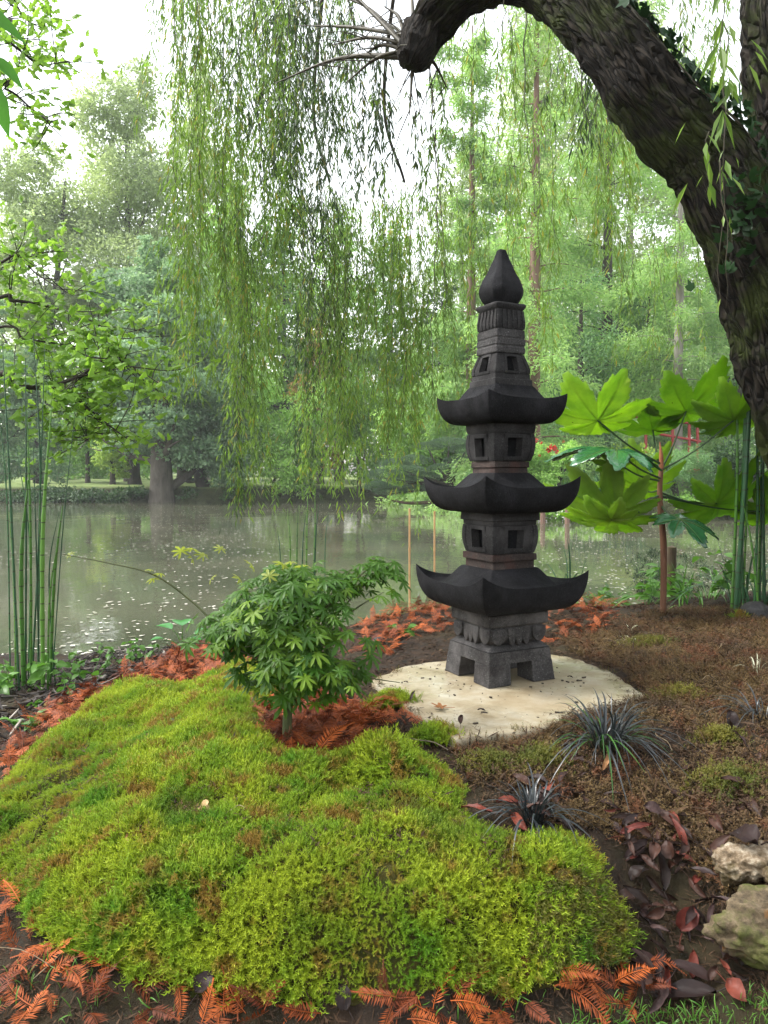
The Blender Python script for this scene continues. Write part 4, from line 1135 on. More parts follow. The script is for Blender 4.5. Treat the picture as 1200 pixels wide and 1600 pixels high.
mb.build('trunk', M_stem, maple)
tips = []
brs = []
for k in range(30):
    a = k * 2.399; f_ = rng.random()
    st = rel(453, 1090 - 70 * (k / 30), 0)
    rad = .15 + .20 * rng.random(); hz = .02 + .44 * ((k * .618) % 1); rad *= 1.1 - abs(hz - .2) * 1.2
    en = np.array([rad * math.cos(a) * 1.1, rad * math.sin(a) * .9, 0]) + np.array([rel(462, 985)[0], 0, rel(450, 1075)[2] + hz * (.9)])
    mid = st * .5 + en * .5 + np.array([0, 0, .04])
    brs.append((st, mid, en))
brs.append((rel(440, 1040), rel(380, 990, .05), rel(335, 968, .1)))
brs.append((rel(470, 1040), rel(545, 960, .0), rel(600, 925, -.02)))
for st, mid, en in brs:
    mb = MB(); p_, r_ = smooth_path([st, mid, en], [.0045, .003, .0012], 14); tube(mb, p_, r_, 5); mb.build('branch', M_stem, maple); tips.append(p_)
centre = np.array([rel(465, 985)[0], 0, rel(465, 985)[2]])
NL = 300; pos_ = []
while len(pos_) < 980:
    u = rdir(1)[0] * rng.random() ** .38
    if len(pos_) % 2:
        b_ = tips[rng.integers(0, len(tips))]; q = b_[rng.integers(6, 14)] + rng.normal(size=3) * [.036, .036, .014]
    else: q = centre + u * np.array([.25, .22, .235]) + np.array([.005, 0, -.005])
    lump = vnoise(q[0] * 9, q[1] * 9, q[2] * 9, 55)
    if lump < -.4: continue
    if q[2] < rel(450, 1100)[2]: continue
    if q[0] > .25 and q[2] < rel(450, 1030)[2]: continue
    pos_.append(q)
pos_ = np.array(pos_)
order = np.argsort(pos_[:, 1] + .25 * rng.random(len(pos_)))
def leafrot(q, yaw):
    out = q - centre; out[:, 2] = np.abs(out[:, 2]) * .6 + .22
    nn = nrm(nrm(out) * .6 + np.array([0, -.45, .8]) + rng.normal(size=q.shape) * .3)
    return rot_of(nn, yaw)
rr_ = leafrot(pos_.copy(), 0)
yaws = np.arctan2(-(pos_[:, 0] - centre[0]), pos_[:, 1] - centre[1]) + rng.normal(size=len(pos_)) * .7
rr_ = leafrot(pos_.copy(), yaws)
big = order[:NL]; rest = order[NL:]
for k in big: link('leaf', MLM[k % 5], maple, pos_[k], rr_[k], .6 + .5 * rng.random())
mb = MB()
for k in rest:
    M = np.array(Euler(rr_[k]).to_matrix()); src = ML[k % 5]; s = .75 + .55 * rng.random()
    vv = src.v[0] @ M.T * s + pos_[k]
    for fi, (fa, _, _) in enumerate(src.f): mb.add(vv, fa - 0, 0) if fi == 0 else mb.f.append((fa + mb.n - len(vv), 0, True))
tag(mb.build('foliage', M_maple, maple), kind='stuff')
# long bare shoot reaching left over the water with yellow leaves
mb = MB(); sh = [rel(345, 985, .12), rel(300, 940, .18), rel(240, 898, .2), rel(170, 880, .22), rel(98, 866, .24)]
p_, r_ = smooth_path(sh, [.0042, .0035, .003, .0022, .0012], 24); tube(mb, p_, r_, 6); mb.build('branch', M_stem, maple)
for px, py, dy, s in [(240, 905, .2, .7), (250, 896, .2, .6), (235, 890, .2, .5), (283, 862, .1, .9), (300, 858, .1, .8), (318, 868, .1, .8), (345, 858, .08, .7), (300, 872, .1, .7), (110, 866, .24, .5), (470, 885, 0, .9), (440, 882, .02, .9), (455, 878, -.03, .7), (395, 885, 0, .8), (375, 905, 0, .8), (330, 905, .05, .6), (420, 900, -.1, .8)]:
    q = rel(px, py, dy); link('leaf', MLY[px % 2], maple, q, (R(35) + rng.normal() * .3, rng.normal() * .4, rng.random() * 6.28), s)

# ------------------------------------------------------------------ bamboo stakes, horsetails and reeds
M_cane = plainmat('tan_bamboo', (.42, .24, .10), (.60, .38, .18), 12, .5)
for px, y0, y1, Yd, lb in [(640, 795, 962, 5.2, 'left of two thin tan canes standing behind the heap'), (679, 799, 952, 5.3, 'right one of two thin tan canes, nearer the lantern')]:
    mb = MB(); top = P(px, y0, Yd); bot = P(px, y1, Yd); bot[2] -= .1
    zs = np.linspace(0, 1, 40); r = .0065 + .0016 * (np.abs((zs * 9) % 1 - .5) > .44); tube(mb, bot[None] + (top - bot)[None] * zs[:, None], r, 8)
    tag(mb.build('bamboo_cane', M_cane), lb, 'cane')
def stalkmat(name, c1, c2):
    t = NT(name); oi = t.new('ObjectInfo'); c = t.mix(oi.outputs['Random'], c1, c2)
    sx_ = t.new('SeparateXYZ'); t.l.new(t.pos(), sx_.inputs[0]); w = t.new('Math', operation='MULTIPLY'); w.inputs[1].default_value = 11.0; t.l.new(sx_.outputs['Z'], w.inputs[0])
    fr = t.new('Math', operation='FRACT'); t.l.new(w.outputs[0], fr.inputs[0])
    c = t.mix(t.ramp(fr.outputs[0], [(.90, (0,) * 3), (.93, (.8,) * 3)]), c, (.03, .035, .015))
    tr = t.new('BsdfTranslucent'); t.l.new(c, tr.inputs[0]); mx = t.new('MixShader'); mx.inputs[0].default_value = .2
    t.l.new(t.princ(c, .4, .45), mx.inputs[1]); t.l.new(tr.outputs[0], mx.inputs[2]); return t.done(mx.outputs[0])
M_horse = stalkmat('bright_stalk', (.05, .16, .022), (.12, .28, .04))
M_horse2 = stalkmat('dark_stalk', (.02, .075, .03), (.045, .15, .05))
def clump(name, lb, lst, Yd, base=None):
    root = empty(name, base if base is not None else P(lst[0][0], lst[0][1], Yd), lb, 'reed clump'); o0 = np.array(root.location)
    for x0, y0, x1, y1, w, mt, dy in lst:
        a, b_ = P(x0, y0, Yd + dy) - o0, P(x1, y1, Yd + dy) - o0
        m_ = (a + b_) / 2 + np.array([rng.normal() * .02, 0, 0]) * (np.linalg.norm(b_ - a))
        n = 36; p_, r_ = smooth_path([a - (a - b_) * -.0 - np.array([0, 0, .34]), m_, b_], [w / FPX * Yd * .40] * 2 + [w / FPX * Yd * .12], n)
        r_ = r_ * (1 + .22 * ((np.arange(n) % 5) == 0)); mb = MB(); tube(mb, p_, r_, 7); mb.build('stalk', mt, root)
clump('horsetail_clump', 'tall bright green horsetail stalks rising at the left edge by the water',
      [(28, 985, 4, 540, 4.5, M_horse2, 0), (14, 960, -6, 600, 3, M_horse2, .2), (47, 1010, 42, 640, 5, M_horse, .1), (38, 1000, 40, 560, 4, M_horse2, .15), (57, 1020, 70, 540, 3.5, M_horse2, .3), (66, 1045, 80, 640, 8, M_horse, 0), (48, 985, 52, 520, 4, M_horse2, .3), (75, 1010, 98, 790, 6, M_horse, .1), (72, 1020, 90, 850, 4, M_horse, 0),
       (36, 1015, 44, 750, 8, M_horse, .05), (60, 990, 52, 700, 3, M_horse2, .2), (78, 1000, 118, 640, 2.4, M_horse2, .3), (24, 1010, 14, 800, 3, M_horse, .1), (42, 1000, 26, 700, 3, M_horse2, .2), (66, 1000, 62, 780, 3, M_horse, .2), (86, 1000, 92, 800, 3, M_horse2, .1)], 4.3)
clump('horsetail_clump', 'short horsetail stalks standing in water behind the maple sapling',
      [(452, 905, 450, 800, 2.6, M_horse, 0), (463, 905, 466, 790, 2.6, M_horse, .1), (478, 905, 481, 775, 3.2, M_horse, 0), (486, 905, 492, 770, 3, M_horse, .1), (490, 905, 498, 790, 3, M_horse2, 0), (470, 905, 478, 800, 2.4, M_horse2, .1), (508, 905, 514, 800, 2, M_horse2, 0), (440, 905, 434, 830, 2, M_horse2, 0)], 5.6)
clump('horsetail_clump', 'thick dark horsetail stalks in front of the willow trunk at the right edge',
      [(1146, 940, 1155, 130, 9, M_horse2, 0), (1152, 940, 1159, 300, 8, M_horse2, .05), (1142, 935, 1150, 560, 6, M_horse, .05), (1166, 940, 1168, 620, 5, M_horse2, .2), (1178, 940, 1172, 560, 5, M_horse2, .1), (1188, 950, 1188, 600, 4, M_horse2, .2), (1196, 960, 1160, 780, 4, M_horse, -.1), (1174, 930, 1184, 640, 4, M_horse2, .3), (1206, 950, 1203, 560, 7, M_horse2, .1), (1199, 950, 1192, 650, 5, M_horse2, .1), (1160, 930, 1170, 700, 4, M_horse, .2), (1183, 945, 1196, 700, 4, M_horse, .2)], 4.25)
def straps(name, lb, base, n, L, w, mt, seed, archs=(.2, .9), rad=.05):
    root = empty(name, base, lb, 'plant')
    ms = [blade_mesh(L, w, archs[0] + (archs[1] - archs[0]) * k / 5, .15 * (-1) ** k, mt, seed + k) for k in range(6)]
    for k in range(n):
        a = rng.random() * 6.28; q = rad * rng.random() ** .5
        link('leaf', ms[rng.integers(0, 6)], root, (q * math.cos(a), q * math.sin(a), 0), (rng.normal() * .08, rng.normal() * .08, a), .7 + .5 * rng.random())
straps('reed_plant', 'few dark green strap leaves leaning at the pond edge right of the lantern', P(888, 945, 5.0), 8, .42, .011, M_horse2, 1, (.05, .55))
straps('reed_plant', 'tangle of green reed leaves at the willow foot right of the horsetails', P(1180, 950, 4.6), 34, .6, .012, M_horse2, 2, (.1, .9), .2)

# ------------------------------------------------------------------ low weeds on the near bank
M_weed = leafmat('weed_green', (.05, .16, .02), (.12, .26, .04), .4, .35, nscale=3)
def ovleaf(L, W, seed):
    mb = MB(); v, f = [], []
    pr = [(0, .0), (.12, .6), (.3, .95), (.5, 1), (.75, .62), (1, .0)]
    for i, (y, w) in enumerate(pr):
        for u in (-1, 0, 1): v.append((u * w * W * .5, y * L, .12 * L * abs(u) * w - .25 * L * y * y))
    f = [(i * 3 + j, i * 3 + j + 1, i * 3 + j + 4, i * 3 + j + 3) for i in range(5) for j in range(2)]
    mb.add(v, f); return mb
WL = [ovleaf(.045, .03, k).mesh('leaf', M_weed) for k in range(2)]
def weed(px, py, Yd, n, sx, sz, s, lb, z0=None, ms=None):
    b_ = P(px, py, Yd) if z0 is None else np.array([P(px, py, Yd)[0], Yd, z0])
    if z0 is None: b_[2] = gz(b_[0], b_[1])
    root = empty('leafy_weed', b_, lb, 'plant')
    ms = ms or WL
    ns = max(3, n // 7)
    for k in range(ns):
        a = rng.random() * 6.28; rr_ = sx * rng.random() ** .5; H = sz * (.5 + .5 * rng.random())
        en = np.array([rr_ * math.cos(a), rr_ * math.sin(a), H]); mb = MB()
        p_, r_ = smooth_path([en * [.3, .3, 0], en * [.8, .8, .5], en], [.003, .0022, .001], 8); tube(mb, p_, r_, 4); mb.build('stem', M_horse, root)
        for j in range(n // ns):
            q = p_[rng.integers(2, 8)]; link('leaf', ms[j % len(ms)], root, q, (rng.normal() * .4, rng.normal() * .4, rng.random() * 6.28), s * (.7 + .6 * rng.random()))
weed(130, 1020, 4.5, 60, .22, .22, 1.2, 'leafy green weeds at the water edge right of the left horsetails')
weed(30, 1035, 4.3, 70, .25, .18, 1.5, 'broad green weeds round the foot of the left horsetails')
weed(205, 1000, 4.9, 60, .18, .16, 1.0, 'light green weed patch at the water edge, left of the sapling')
weed(40, 1130, 3.5, 22, .12, .05, 1.3, 'low round-leaved weed on the mulch at the left edge')
weed(90, 1075, 4.0, 40, .25, .06, .9, 'scattered small weeds on the left mulch bank')
weed(930, 925, 5.5, 70, .35, .22, 1.5, 'bright green waterside leaves right behind the lantern')
weed(1080, 935, 5.3, 70, .4, .16, 1.4, 'bright green waterside leaves under the big lobed plant')
weed(640, 1000, 4.0, 20, .1, .07, .9, 'small green weeds between litter heap and maple', None)
M_heart = leafmat('glossy_green_leaf', (.04, .2, .05), (.07, .26, .06), .25, .25)
HL = [ovleaf(.12, .10, 3).mesh('leaf', M_heart)]
r0 = empty('arum_plant', P(285, 1010, 4.4), 'glossy heart-shaped leaves by the water left of the sapling', 'plant')
for dx, dz, a, s in [(-.06, .10, 1.2, 1.0), (.0, .12, .3, 1.1), (.07, .07, -1.0, 1.0), (.03, .04, -2, .8), (-.1, .04, 2.2, .7)]:
    mb = MB(); tube(mb, [(0, 0, 0), (dx * .5, 0, dz * .7), (dx, 0, dz)], [.004, .003, .002], 5); mb.build('stem', M_horse, r0)
    link('leaf', HL[0], r0, (dx, 0, dz), (.3, 0, a), s)
# ------------------------------------------------------------------ rice-paper plant with big lobed leaves
t = NT('big_leaf_green')
oi = t.new('ObjectInfo'); ob = t.coord('Object')
c = t.mix(oi.outputs['Random'], (.18, .30, .05), (.29, .42, .09))
c = t.mix(.5, c, t.ramp(t.noise(9, 4, .6, ob), [(.35, (.6, .7, .6)), (.65, (1.35, 1.2, 1.2))]), 'MULTIPLY')
c = t.mix(t.ramp(t.noise(38, 4, .7, ob), [(.68, (0,) * 3), (.74, (.8,) * 3)]), c, (.06, .05, .015))
tr = t.new('BsdfTranslucent'); t.l.new(t.mix(1.0, c, (1.5, 1.5, 1.05), 'MULTIPLY'), tr.inputs[0]); mx = t.new('MixShader'); mx.inputs[0].default_value = .72
t.l.new(t.princ(c, .5, .3), mx.inputs[1]); t.l.new(tr.outputs[0], mx.inputs[2]); M_big = t.done(mx.outputs[0])
t = NT('big_leaf_upper'); ob = t.coord('Object')
c = t.ramp(t.noise(8, 5, .6, ob), [(.35, (.012, .07, .022)), (.65, (.03, .13, .04))])
M_bigd = t.done(t.princ(c, .24, .8, t.bump(t.noise(22, 4, .6, ob), .4, .01)))
M_rstem = barkmat('russet_stem', (.10, .045, .025), (.20, .10, .06), scale=16, bump=.3, dist=.004)
M_vein = plainmat('leaf_vein', (.05, .10, .02), (.09, .15, .03), 10)
M_petiole = plainmat('dark_petiole', (.015, .04, .015), (.05, .09, .03), 10)
DP = 4.35
b_ = P(1036, 948, DP); b_[2] = gz(b_[0], b_[1])
rp = empty('rice_paper_plant', b_, 'big lobed-leaf plant with russet stem right of the lantern', 'plant')
mb = MB(); p_, r_ = smooth_path([np.zeros(3) - [0, 0, .05], P(1037, 860, DP) - b_, P(1031, 780, DP) - b_, P(1033, 730, DP) - b_], [.017, .018, .016, .012], 24)
tube(mb, p_, r_, 10, rough=.05, freq=20); mb.build('stem', M_rstem, rp)
M_bud = plainmat('russet_bud', (.25, .07, .03), (.38, .14, .06), 20)
mb = MB(); p_, r_ = smooth_path([P(1033, 732, DP) - b_, P(1033, 712, DP) - b_, P(1031, 690, DP) - b_], [.013, .012, .002], 8); tube(mb, p_, r_, 7); mb.build('bud', M_bud, rp)
BIG = [ # centre px, radius px, depth offset, tip direction (px), normal (x,y,z), material, stem joint y
 (934, 657, 92, -.15, (-.3, .8), (-.1, -.50, -.86), M_big, 725),
 (962, 703, 98, -.30, (-.95, .35), (.15, -.10, .99), M_bigd, 748),
 (1072, 643, 86, .10, (.1, .9), (.05, -.45, -.9), M_big, 735),
 (1146, 657, 92, -.05, (.5, .8), (.1, -.55, -.83), M_big, 735),
 (1020, 672, 70, .30, (-.6, .4), (.0, -.30, -.95), M_big, 740),
 (962, 800, 104, -.10, (-.9, -.2), (-.25, -.6, -.75), M_big, 772),
 (955, 812, 66, -.30, (-.8, -.5), (-.1, -.42, -.9), M_big, 780),
 (1120, 787, 108, .12, (.8, -.5), (.2, -.62, -.76), M_big, 770),
 (1062, 812, 62, -.22, (.75, -.5), (.1, -.35, .93), M_bigd, 790),
 (1000, 762, 80, .25, (-.2, .9), (0, -.6, -.8), M_big, 765),
 (1195, 800, 80, .25, (.9, .1), (0, -.6, -.8), M_big, 775),
 (962, 722, 36, -.12, (0, -1), (0, -.75, -.66), M_big, 752)]
for k, (px, py, rp_, dy, td, nn, mt, js) in enumerate(BIG):
    c_ = P(px, py, DP + dy) - b_; rad = rp_ / FPX * (DP + dy) * 1.08
    v, f, angs = lobedleaf(rad, 7 + 2 * (k % 2), .50, 500 + k, .30, nseg=6, width=1.0, basegap=.36, wave=.10, tooth=.045, fine=8, sharp=1.6)
    mb = MB(); mb.add(v, f)
    n_ = Vector(nn).normalized(); y_ = Vector((td[0], 0, td[1])); y_ = (y_ - n_ * y_.dot(n_)).normalized(); x_ = y_.cross(n_)
    o = mb.build('leaf', mt, rp); o.matrix_basis = Matrix.Translation(Vector(c_)) @ Matrix((x_, y_, n_)).transposed().to_4x4()
    sf = o.modifiers.new('solid', 'SOLIDIFY'); sf.thickness = .0012; sf.offset = 0
    vb = MB()
    for a in angs:
        L = rad * .86 * (1 - .45 * (abs(a) / PI) ** 1.3); pts = []
        for q in np.linspace(0, 1, 6):
            rr_ = L * q; pts.append((math.sin(a) * rr_, math.cos(a) * rr_, -.30 * (rr_ / rad) ** 2 * rad - .045 * rad * q + (.003 if mt is M_bigd else -.003)))
        tube(vb, pts, np.linspace(.0036, .0009, 6), 4)
    vo = vb.build('veins', M_vein, o)
    mb = MB(); j = P(1033, js, DP) - b_; mid = (j + c_) / 2 + np.array([0, 0, -.02])
    p_, r_ = smooth_path([j, mid, c_], [.0065, .005, .0045], 14); tube(mb, p_, r_, 6); mb.build('petiole', M_petiole, rp)
for j, (a, b2) in enumerate([((1045, 905), (1040, 975)), ]):
    pass
# wooden post and small dark conifer behind it
M_post = barkmat('old_wood', (.05, .035, .022), (.14, .10, .065), (.07, .09, .02), scale=14, bump=.4, dist=.006)
mb = MB(); p0 = P(1047, 945, 5.2); p1 = P(1050, 855, 5.2); tube(mb, [p0 - [0, 0, .1], (p0 + p1) / 2, p1], [.034, .032, .030], 10, rough=.06, freq=20)
tag(mb.build('wooden_post', M_post), 'short mossy wooden post beside the russet stem at the pond edge', 'post')

M_needle_d = leafmat('dark_conifer', (.012, .035, .012), (.03, .07, .022), .6, .12, nscale=2)
def bushpart(parent, name, blobs, n, L, W, mat, zsq=.7, seed=0, outward=.8, stuffname=None, clump=10, csz=.25):
    """leaf mass through a set of ellipsoids: clumps of leaves, uneven, with gaps"""
    C_, D_, N_, Ls = [], [], [], []
    vol = np.array([b[1][0] * b[1][1] * b[1][2] for b in blobs]) ** .67; vol = vol / vol.sum()
    for (c, r), w in zip(blobs, vol):
        c, r = np.array(c), np.array(r); k = max(3, int(n * w / clump))
        u = rdir(k); rad = (rng.random(k) ** .42)
        cc_ = c + u * r * rad[:, None]
        nv = vnoise(cc_[:, 0] * 1.3 / r.mean() * 1.7, cc_[:, 1] * 1.7 / r.mean(), cc_[:, 2] * 2.2 / r.mean(), seed)
        keep = nv > -.25
        cc_, u = cc_[keep], u[keep]; k = len(cc_)
        cs = csz * r.mean() * .35 * (.5 + rng.random(k))
        off = rng.normal(size=(k, clump, 3)) * cs[:, None, None] * np.array([1, 1, .5])
        q = (cc_[:, None, :] + off).reshape(-1, 3)
        uu = np.repeat(u, clump, 0)
        d = nrm(uu * outward + rng.normal(size=q.shape) * .6 + np.array([0, 0, -.25]))
        nn = nrm(uu * .5 + np.array([0, 0, 1.0]) * zsq + rng.normal(size=q.shape) * .45)
        C_.append(q); D_.append(d); N_.append(nn)
    C_, D_, N_ = np.vstack(C_), np.vstack(D_), np.vstack(N_); k = len(C_)
    mb = MB(); s = .7 + .6 * rng.random(k)
    leaves(mb, C_, D_, N_, L * s, W * s, 0, .5, .06)
    return mb.build(name, mat, parent)
b_ = P(1040, 905, 5.9); b_[2] = gz(b_[0], b_[1])
r0 = empty('small_conifer', b_, 'small dark shaggy conifer behind the wooden post by the water', 'shrub')
bushpart(r0, 'foliage', [((-.12, 0, .28), (.2, .18, .17)), ((.15, .05, .25), (.24, .2, .16)), ((0, 0, .12), (.18, .15, .12))], 9000, .035, .004, M_needle_d, seed=3, clump=14)
mb = MB(); tube(mb, [(0, 0, -.1), (.01, 0, .1), (0, 0, .25)], [.03, .025, .015], 8); mb.build('trunk', M_post, r0)

# ------------------------------------------------------------------ trees
def treepart(root, base_r, pts, nlimb, crown, seed, mat, H, flare=1.5, limb_len=.35, lr=.38, start=.35, up=.5, sides=10):
    pts = np.array(pts, float); k = len(pts)
    p_, r_ = smooth_path(pts, [base_r * flare] + list(np.linspace(base_r, base_r * .22, k - 1)), 24)
    mb = MB(); tube(mb, p_, r_, sides * 2, rough=.10, seed=seed, freq=1.5 / max(base_r, .1) * .4); mb.build('trunk', mat, root)
    for q in range(nlimb):
        t_ = start + (1 - start) * (q + rng.random()) / nlimb * .95; i = int(t_ * 23)
        a = q * 2.4 + rng.random(); L = H * limb_len * (1.1 - t_ * .7) * (.7 + .5 * rng.random())
        d = np.array([math.cos(a), math.sin(a), up * (.6 + .8 * rng.random())]); d /= np.linalg.norm(d)
        s0 = p_[i]; s1 = s0 + d * L * .5 + [0, 0, -.02 * L]; s2 = s0 + d * L + np.array([0, 0, up * L * .25])
        mb = MB(); pp, rr_ = smooth_path([s0, s1, s2], [r_[i] * lr * 1.3, r_[i] * lr * .7, r_[i] * .08], 10); tube(mb, pp, rr_, 6)
        for _ in range(3):
            j = rng.integers(3, 9); e = pp[j] + nrm(d + rng.normal(size=3) * .6) * L * .35
            p2, r2 = smooth_path([pp[j], (pp[j] + e) / 2 + rng.normal(size=3) * .03 * L, e], [rr_[j] * .6, rr_[j] * .4, .01], 6); tube(mb, p2, r2, 5)
        mb.build('limb', mat, root)
M_bark = barkmat('grey_bark', (.05, .042, .035), (.15, .13, .11), scale=5, bump=.7, dist=.05)
M_barkd = barkmat('dark_bark', (.022, .018, .014), (.075, .06, .048), scale=5, bump=.7, dist=.05)
M_barkr = barkmat('reddish_bark', (.10, .06, .045), (.24, .15, .11), scale=7, bump=.6, dist=.03, stretch=.1)
M_barkp = barkmat('pale_bark', (.16, .14, .12), (.33, .30, .27), scale=6, bump=.5, dist=.03, stretch=.15)
LM = {
 'pale': leafmat('pale_grey_leaf', (.32, .41, .20), (.46, .55, .31), .5, .5, nscale=.15),
 'blue': leafmat('blue_green_leaf', (.17, .30, .17), (.32, .46, .28), .45, .4, nscale=.35),
 'mid': leafmat('mid_green_leaf', (.11, .24, .05), (.21, .37, .085), .5, .45, nscale=.35),
 'light': leafmat('light_green_leaf', (.24, .44, .10), (.38, .58, .17), .5, .5, nscale=.5),
 'yellow': leafmat('yellow_green_leaf', (.26, .40, .07), (.38, .50, .11), .5, .5, nscale=.4),
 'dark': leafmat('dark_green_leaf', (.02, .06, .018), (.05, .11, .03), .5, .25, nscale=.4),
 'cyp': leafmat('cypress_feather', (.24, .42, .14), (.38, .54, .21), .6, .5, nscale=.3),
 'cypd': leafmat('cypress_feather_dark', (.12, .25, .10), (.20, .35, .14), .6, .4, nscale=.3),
 'rust': leafmat('rusty_leaf', (.20, .13, .04), (.30, .22, .07), .6, .4, nscale=.5)}
def tree(name, px, Yd, ytop, ybot, hwpx, n, lf, kind, bark, br, lb, cat='tree', z0=None, lean=0.0, nl=8, blobs=None, leaf=(.20, .13), seed=0, group=None, grp_by=None, start=.3, clump=12, csz=.3, up=.6, flare=1.5):
    s = Yd / FPX; b_ = P(px, 745, Yd); b_[2] = float(bank_z(b_[0], Yd)) if z0 is None else z0
    top = P(px, ytop, Yd)[2] - b_[2]; bot = P(px, ybot, Yd)[2] - b_[2]; hw_ = hwpx * s
    root = empty(name, b_, lb, cat, group)
    treepart(root, br, [(0, 0, -.3), (lean * .15, 0, top * .08), (lean * .4, 0, top * .35), (lean * .7, 0, top * .6), (lean, 0, top * .9)], nl, None, seed, bark, top, start=start, limb_len=min(.5, hw_ / top * 1.1), up=up, flare=flare)
    if blobs is None:
        bl = []; m_ = (top + bot) / 2; hh = (top - bot) / 2; r = np.random.default_rng(seed + 50)
        for k in range(9 if kind != 'layer' else 16):
            f_ = (k + .5) / (9 if kind != 'layer' else 16); z = bot + (top - bot) * f_
            wz = hw_ * math.sin(min(1, (f_ * .85 + .15)) * PI) ** (.5) if kind != 'cone' else hw_ * (1.05 - f_) ** .8
            a = k * 2.4
            if kind == 'layer': bl.append(((math.cos(a) * wz * .55, math.sin(a) * wz * .5, z), (wz * .62, wz * .6, hh * .15)))
            else: bl.append(((math.cos(a) * wz * .42, math.sin(a) * wz * .4, z), (wz * .62, wz * .6, hh * .24)))
    else:
        bl = [((( x - px) * s, dy, P(x, y, Yd)[2] - b_[2]), (rx * s, rx * s * .8, rz * s)) for x, y, rx, rz, dy in blobs]
    bushpart(root, 'crown', bl, n, leaf[0], leaf[1], LM[lf], seed=seed, clump=clump, csz=csz)
    return root
# far left park trees over the pond
tree('poplar_tree', 205, 56, 118, 560, 135, 75000, 'pale', 'round', M_barkd, .40, 'tallest pale poplar-like tree across the pond with forking limbs', nl=16, leaf=(.26, .15), seed=1, start=.35, up=1.0)
tree('poplar_tree', 55, 54, 230, 600, 125, 55000, 'pale', 'round', M_barkd, .40, 'pale airy tree across the pond at far left, limbs showing', nl=14, lean=2.5, leaf=(.25, .15), seed=2, start=.25, up=.9)
tree('poplar_tree', 320, 60, 95, 640, 85, 36000, 'pale', 'round', M_barkp, .35, 'slender pale tree rising behind the blue-green maple', nl=8, leaf=(.28, .17), seed=3)
tree('old_maple_tree', 252, 38.4, 385, 716, 125, 80000, 'blue', 'layer', M_bark, .56, 'broad blue-green tree with stout pale trunk at the far water edge', nl=10, seed=4, leaf=(.17, .13), start=.2, up=.5, flare=1.35, clump=16)
tree('bank_tree', 322, 40.5, 480, 735, 75, 26000, 'blue', 'layer', M_barkd, .28, 'leaning dark-trunked tree just right of the stout pale trunk', nl=7, seed=5, lean=-2.5, leaf=(.18, .13))
tree('bank_tree', 210, 44, 560, 720, 45, 12000, 'mid', 'round', M_barkd, .33, 'middling tree left of the stout trunk, dark stem on the lawn', nl=5, seed=6)
tree('bank_tree', 176, 42, 600, 738, 40, 9000, 'yellow', 'round', M_barkd, .15, 'thin dark-stemmed tree second left of the stout trunk', nl=5, seed=7, leaf=(.16, .11))
tree('bank_tree', 137, 44, 590, 735, 42, 9000, 'mid', 'round', M_barkd, .13, 'thin dark-stemmed tree third left of the stout trunk', nl=5, seed=8, leaf=(.16, .11))
tree('bank_tree', 60, 47, 540, 745, 70, 22000, 'blue', 'layer', M_barkd, .25, 'blue-green tree low at the left beyond the lawn', nl=6, seed=9)
tree('bank_tree', -15, 46, 480, 740, 70, 18000, 'blue', 'round', M_barkd, .3, 'blue-green tree cut by the left edge across the pond', nl=6, seed=10)
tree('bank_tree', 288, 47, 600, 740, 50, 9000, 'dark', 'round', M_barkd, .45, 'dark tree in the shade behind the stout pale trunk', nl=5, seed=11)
tree('bank_tree', 360, 52, 300, 700, 75, 22000, 'light', 'round', M_barkp, .3, 'light green tree behind the left willow strands', nl=6, seed=12, leaf=(.24, .16))
tree('bank_tree', 445, 50, 330, 690, 80, 26000, 'mid', 'round', M_barkd, .3, 'green tree across the pond behind the middle willow strands', nl=6, seed=13, leaf=(.22, .15))
tree('bank_tree', 530, 54, 340, 690, 70, 20000, 'light', 'round', M_barkd, .3, 'lighter green tree right of the middle one behind the strands', nl=6, seed=14, leaf=(.24, .16))
tree('bank_tree', 610, 50, 360, 700, 75, 22000, 'mid', 'round', M_barkd, .3, 'green tree across the pond just left of the lantern top', nl=6, seed=15, leaf=(.22, .15))
tree('bank_tree', 500, 43, 500, 720, 45, 9000, 'rust', 'round', M_barkd, .2, 'small autumn-tinged tree behind the willow strands', nl=4, seed=16, leaf=(.16, .11))
def shrub(name, px, Yd, y0, y1, hwpx, n, lf, lb, leaf=(.13, .09), seed=0, z0=None, cat='shrub', blobs=None, clump=12, csz=.35):
    s = Yd / FPX; b_ = P(px, 745, Yd); b_[2] = float(bank_z(b_[0], Yd)) if z0 is None else z0
    root = empty(name, b_, lb, cat)
    zb_, zt_ = P(px, y1, Yd)[2] - b_[2], P(px, y0, Yd)[2] - b_[2]; bl = []; r = np.random.default_rng(seed + 90)
    for k in range(9):
        f_ = r.random(); w_ = hwpx * s
        bl.append((((r.random() - .5) * 1.3 * w_, (r.random() - .5) * w_ * .9, zb_ + (zt_ - zb_) * (.2 + .6 * f_)), (w_ * .45, w_ * .45, (zt_ - zb_) * .28)))
    bushpart(root, 'foliage', bl, n, leaf[0], leaf[1], LM[lf], seed=seed, clump=clump, csz=csz)
    for k in range(3):
        mb = MB(); e = np.array(bl[k][0]); p_, r_ = smooth_path([(0, 0, -.2), e * [.4, .4, .4], e], [.07, .05, .02], 8); tube(mb, p_, r_, 6); mb.build('stem', M_barkd, root)
    return root
shrub('bank_shrub', 420, 38.6, 560, 782, 65, 26000, 'light', 'tall light green shrub on the far bank, left of three', seed=1)
shrub('bank_shrub', 490, 39, 585, 785, 55, 20000, 'light', 'light green shrub in the middle of the far bank', seed=2)
shrub('bank_shrub', 560, 38, 600, 788, 55, 18000, 'mid', 'mid green shrub on the far bank left of the cloud pine', seed=3)
shrub('bank_shrub', 640, 36, 610, 780, 60, 18000, 'light', 'light shrub behind the cloud pine', seed=4)
